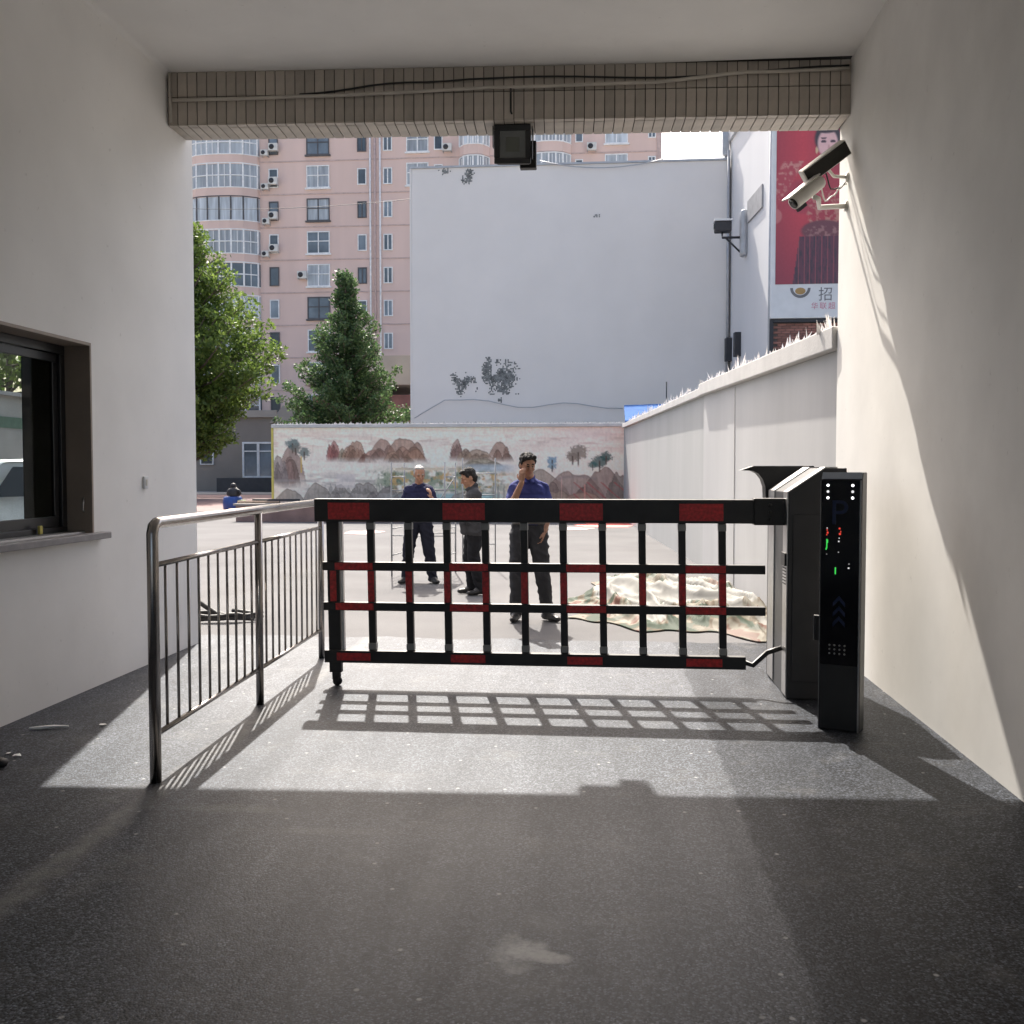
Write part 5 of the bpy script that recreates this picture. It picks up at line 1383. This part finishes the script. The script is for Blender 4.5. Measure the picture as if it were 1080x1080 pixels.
def cloth(name, c, w_=.18): return mat(name, c, .85, var=w_, scale=7, bump=.9, bscale=9, spec=.2, stretch=(1, 1, .6))

def shoe(pc, ankle, yaw):
    d = Vector((math.sin(yaw), -math.cos(yaw), 0)); a = Vector(ankle); a.z = 0
    pc.append(('shoe', 'c', (a - d*.045 + V3(0, 0, .045), a + d*.06 + V3(0, 0, .048), .045, .047, (V3(0, 0, 1), .95))))
    pc.append(('shoe', 'c', (a + d*.06 + V3(0, 0, .036), a + d*.165 + V3(0, 0, .030), .046, .036, (V3(0, 0, 1), .85))))

# man with his hand to his face, royal blue polo
pc = []
hl, hr = V3(-.095, 0, .93), V3(.095, .0, .93)
kl, kr = V3(-.125, -.03, .50), V3(.145, -.05, .49)
al, ar = V3(-.135, .02, .085), V3(.20, .03, .085)
for h_, k_, a_ in ((hl, kl, al), (hr, kr, ar)):
    pc.append(('trousers', 'c', (h_, k_, .112, .082))); pc.append(('trousers', 'c', (k_, a_ + V3(0, 0, .0), .082, .066)))
pc.append(('trousers', 'c', (V3(-.08, .01, .97), V3(.08, .01, .97), .125, .125, (V3(0, 1, 0), .85))))
shoe(pc, al, R(-12)); shoe(pc, ar, R(38))
pc.append(('belt', 'c', (V3(-.07, .0, 1.045), V3(.07, .0, 1.045), .117, .117, (V3(0, 0, 1), .22))))
pc.append(('shirt', 'c', (V3(-.06, .0, 1.10), V3(.06, .0, 1.10), .125, .125, (V3(0, 1, 0), .9))))
pc.append(('shirt', 'c', (V3(-.075, .01, 1.25), V3(.075, .01, 1.25), .125, .125, (V3(0, 1, 0), .88))))
pc.append(('shirt', 'c', (V3(-.10, .02, 1.385), V3(.10, .02, 1.385), .094, .094)))
pc.append(('shirt', 'c', (V3(-.135, .025, 1.425), V3(0, .02, 1.475), .060, .066)))
pc.append(('shirt', 'c', (V3(.135, .025, 1.425), V3(0, .02, 1.475), .060, .066)))
for q in (-1, 1):
    pc.append(('shirt', 'c', (V3(.055*q, .035, 1.535), V3(.028*q, -.075, 1.475), .018, .016)))
pc.append(('shirt', 'c', (V3(-.05, .05, 1.535), V3(.05, .05, 1.535), .020, .020)))
# his right arm (image left): upper arm down, forearm up to the cheek
sL, eL, wL = V3(-.155, .02, 1.415), V3(-.20, -.09, 1.19), V3(-.075, -.165, 1.47)
pc.append(('shirt', 'c', (sL, sL.lerp(eL, .74), .064, .066))); pc.append(('skin', 'c', (sL.lerp(eL, .6), eL, .046, .042))); pc.append(('skin', 'c', (eL, wL, .044, .029)))
hand(pc, wL, V3(.02, .035, 1), V3(.35, .9, 0), .55, thumb_side=-1)
sR, eR, wR = V3(.155, .025, 1.415), V3(.215, .07, 1.17), V3(.165, -.06, .96)
pc.append(('shirt', 'c', (sR, sR.lerp(eR, .76), .064, .066))); pc.append(('skin', 'c', (sR.lerp(eR, .6), eR, .046, .042))); pc.append(('skin', 'c', (eR, wR, .042, .03)))
hand(pc, wR, V3(-.25, -.15, -1), V3(-1, 0, 0), .6, thumb_side=1)
pc.append(('skin', 'c', (V3(-.0, .02, 1.49), V3(-.01, .0, 1.60), .056, .054)))
P = head(pc, (-.015, -.025, 1.655), R(20), R(14))
person('man in royal blue polo shirt holding one hand to his face', (-.80, 10.62, 0), R(4), pc,
       {'skin': skinm, 'shirt': cloth('royal_blue_polo', (.045, .055, .19)), 'trousers': cloth('charcoal_trousers', (.045, .045, .05)), 'belt': mat('belt', (.10, .09, .08), .5), 'shoe': shoe_m, 'hair': hair_b, 'dark': eye_d, 'lip': lip})

# elderly man in navy shirt, hands in front of him
pc = []
S = .935
Q = lambda x, y, z: V3(x*S, y*S, z*S)
hl, hr = Q(-.095, 0, .93), Q(.095, 0, .93); kl, kr = Q(-.16, -.03, .50), Q(.15, -.03, .5); al, ar = Q(-.205, .02, .085), Q(.20, .02, .085)
for h_, k_, a_ in ((hl, kl, al), (hr, kr, ar)):
    pc.append(('trousers', 'c', (h_, k_, .110, .085))); pc.append(('trousers', 'c', (k_, a_, .085, .070)))
pc.append(('trousers', 'c', (Q(-.08, .01, .97), Q(.08, .01, .97), .125, .125, (V3(0, 1, 0), .9))))
shoe(pc, al, R(-25)); shoe(pc, ar, R(28))
for z, xw, rr in ((1.02, .08, .128), (1.15, .08, .130), (1.28, .09, .126), (1.385, .11, .094)):
    pc.append(('shirt', 'c', (Q(-xw, .0, z), Q(xw, .0, z), rr, rr, (V3(0, 1, 0), .92))))
for q in (-1, 1):
    pc.append(('shirt', 'c', (Q(.14*q, .02, 1.425), Q(0, .015, 1.47), .058, .064))); pc.append(('shirt', 'c', (Q(.05*q, .03, 1.53), Q(.03*q, -.075, 1.465), .018, .017)))
pc.append(('shirt', 'c', (Q(-.045, .045, 1.53), Q(.045, .045, 1.53), .02, .02)))
sL, eL, wL = Q(-.165, .01, 1.415), Q(-.235, -.03, 1.18), Q(-.02, -.22, 1.16)
pc.append(('shirt', 'c', (sL, sL.lerp(eL, .85), .062, .060))); pc.append(('skin', 'c', (sL.lerp(eL, .7), eL, .042, .04))); pc.append(('skin', 'c', (eL, wL, .04, .028)))
hand(pc, wL, V3(.9, -.35, .25), V3(.2, .2, -1), .7, thumb_side=1)
sR, eR, wR = Q(.165, .01, 1.415), Q(.25, -.02, 1.19), Q(.20, -.22, 1.30)
pc.append(('shirt', 'c', (sR, sR.lerp(eR, .85), .062, .060))); pc.append(('skin', 'c', (sR.lerp(eR, .7), eR, .042, .04))); pc.append(('skin', 'c', (eR, wR, .04, .028)))
hand(pc, wR, V3(-.1, -.4, .7), V3(-1, 0, .1), .7, thumb_side=-1)
pc.append(('skin', 'c', (Q(0, .015, 1.47), Q(.0, -.01, 1.59), .056, .054)))
head(pc, Q(.01, -.03, 1.645), R(16), R(16), .98, 'bald')
person('elderly man with white hair in navy shirt, standing by the scaffold', (-2.62, 14.05, 0), R(6), pc,
       {'skin': skinm, 'shirt': cloth('navy_shirt', (.018, .02, .055)), 'trousers': cloth('dark_navy_trousers', (.016, .017, .028)), 'shoe': shoe_m, 'hair': hair_g, 'dark': eye_d, 'lip': lip})

# man in profile, dark grey jacket (he faces -y in his own frame, turned to face left in the picture)
pc = []
S = .915
hl, hr = Q(-.085, .02, .93), Q(.085, .02, .93); kl, kr = Q(-.10, -.03, .50), Q(.10, .0, .5); al, ar = Q(-.12, .02, .085), Q(.11, .10, .085)
for h_, k_, a_ in ((hl, kl, al), (hr, kr, ar)):
    pc.append(('trousers', 'c', (h_, k_, .108, .082))); pc.append(('trousers', 'c', (k_, a_, .082, .066)))
pc.append(('trousers', 'c', (Q(-.08, .02, .97), Q(.08, .02, .97), .122, .122, (V3(0, 1, 0), .92))))
shoe(pc, al, R(0)); shoe(pc, ar, R(14))
for z, xw, rr, y in ((.93, .095, .132, .02), (1.03, .09, .130, .015), (1.15, .085, .128, .01), (1.28, .09, .124, .01), (1.385, .11, .096, .01)):
    pc.append(('shirt', 'c', (Q(-xw, y, z), Q(xw, y, z), rr, rr, (V3(0, 1, 0), .95))))
for q in (-1, 1):
    pc.append(('shirt', 'c', (Q(.14*q, .02, 1.425), Q(0, .02, 1.475), .060, .066))); pc.append(('shirt', 'c', (Q(.05*q, .035, 1.545), Q(.03*q, -.075, 1.48), .02, .018)))
pc.append(('shirt', 'c', (Q(-.045, .05, 1.545), Q(.045, .05, 1.545), .022, .022)))
for q in (-1, 1):
    s0, e0, w0 = Q(.165*q, .02, 1.415), Q(.23*q, -.01, 1.17), Q(.09*q, -.25, 1.20)
    pc.append(('shirt', 'c', (s0, e0, .072, .06))); pc.append(('shirt', 'c', (e0, e0.lerp(w0, .8), .058, .046))); pc.append(('skin', 'c', (e0.lerp(w0, .7), w0, .034, .028)))
    hand(pc, w0, V3(-.3*q, -.8, .35), V3(-q*.6, 0, -.8), .8, thumb_side=q)
pc.append(('shirt', 'c', (Q(.12, -.16, 1.02), Q(.12, -.14, .90), .045, .05)))
pc.append(('skin', 'c', (Q(0, .01, 1.47), Q(.0, -.025, 1.59), .056, .054)))
head(pc, Q(0, -.055, 1.64), 0, R(20), .98)
person('black haired man in dark grey jacket, seen in profile looking left', (-1.70, 12.85, 0), R(-72), pc,
       {'skin': skinm, 'shirt': cloth('dark_grey_jacket', (.055, .055, .06)), 'trousers': cloth('black_trousers', (.015, .015, .018)), 'shoe': shoe_m, 'hair': hair_b, 'dark': eye_d, 'lip': lip})
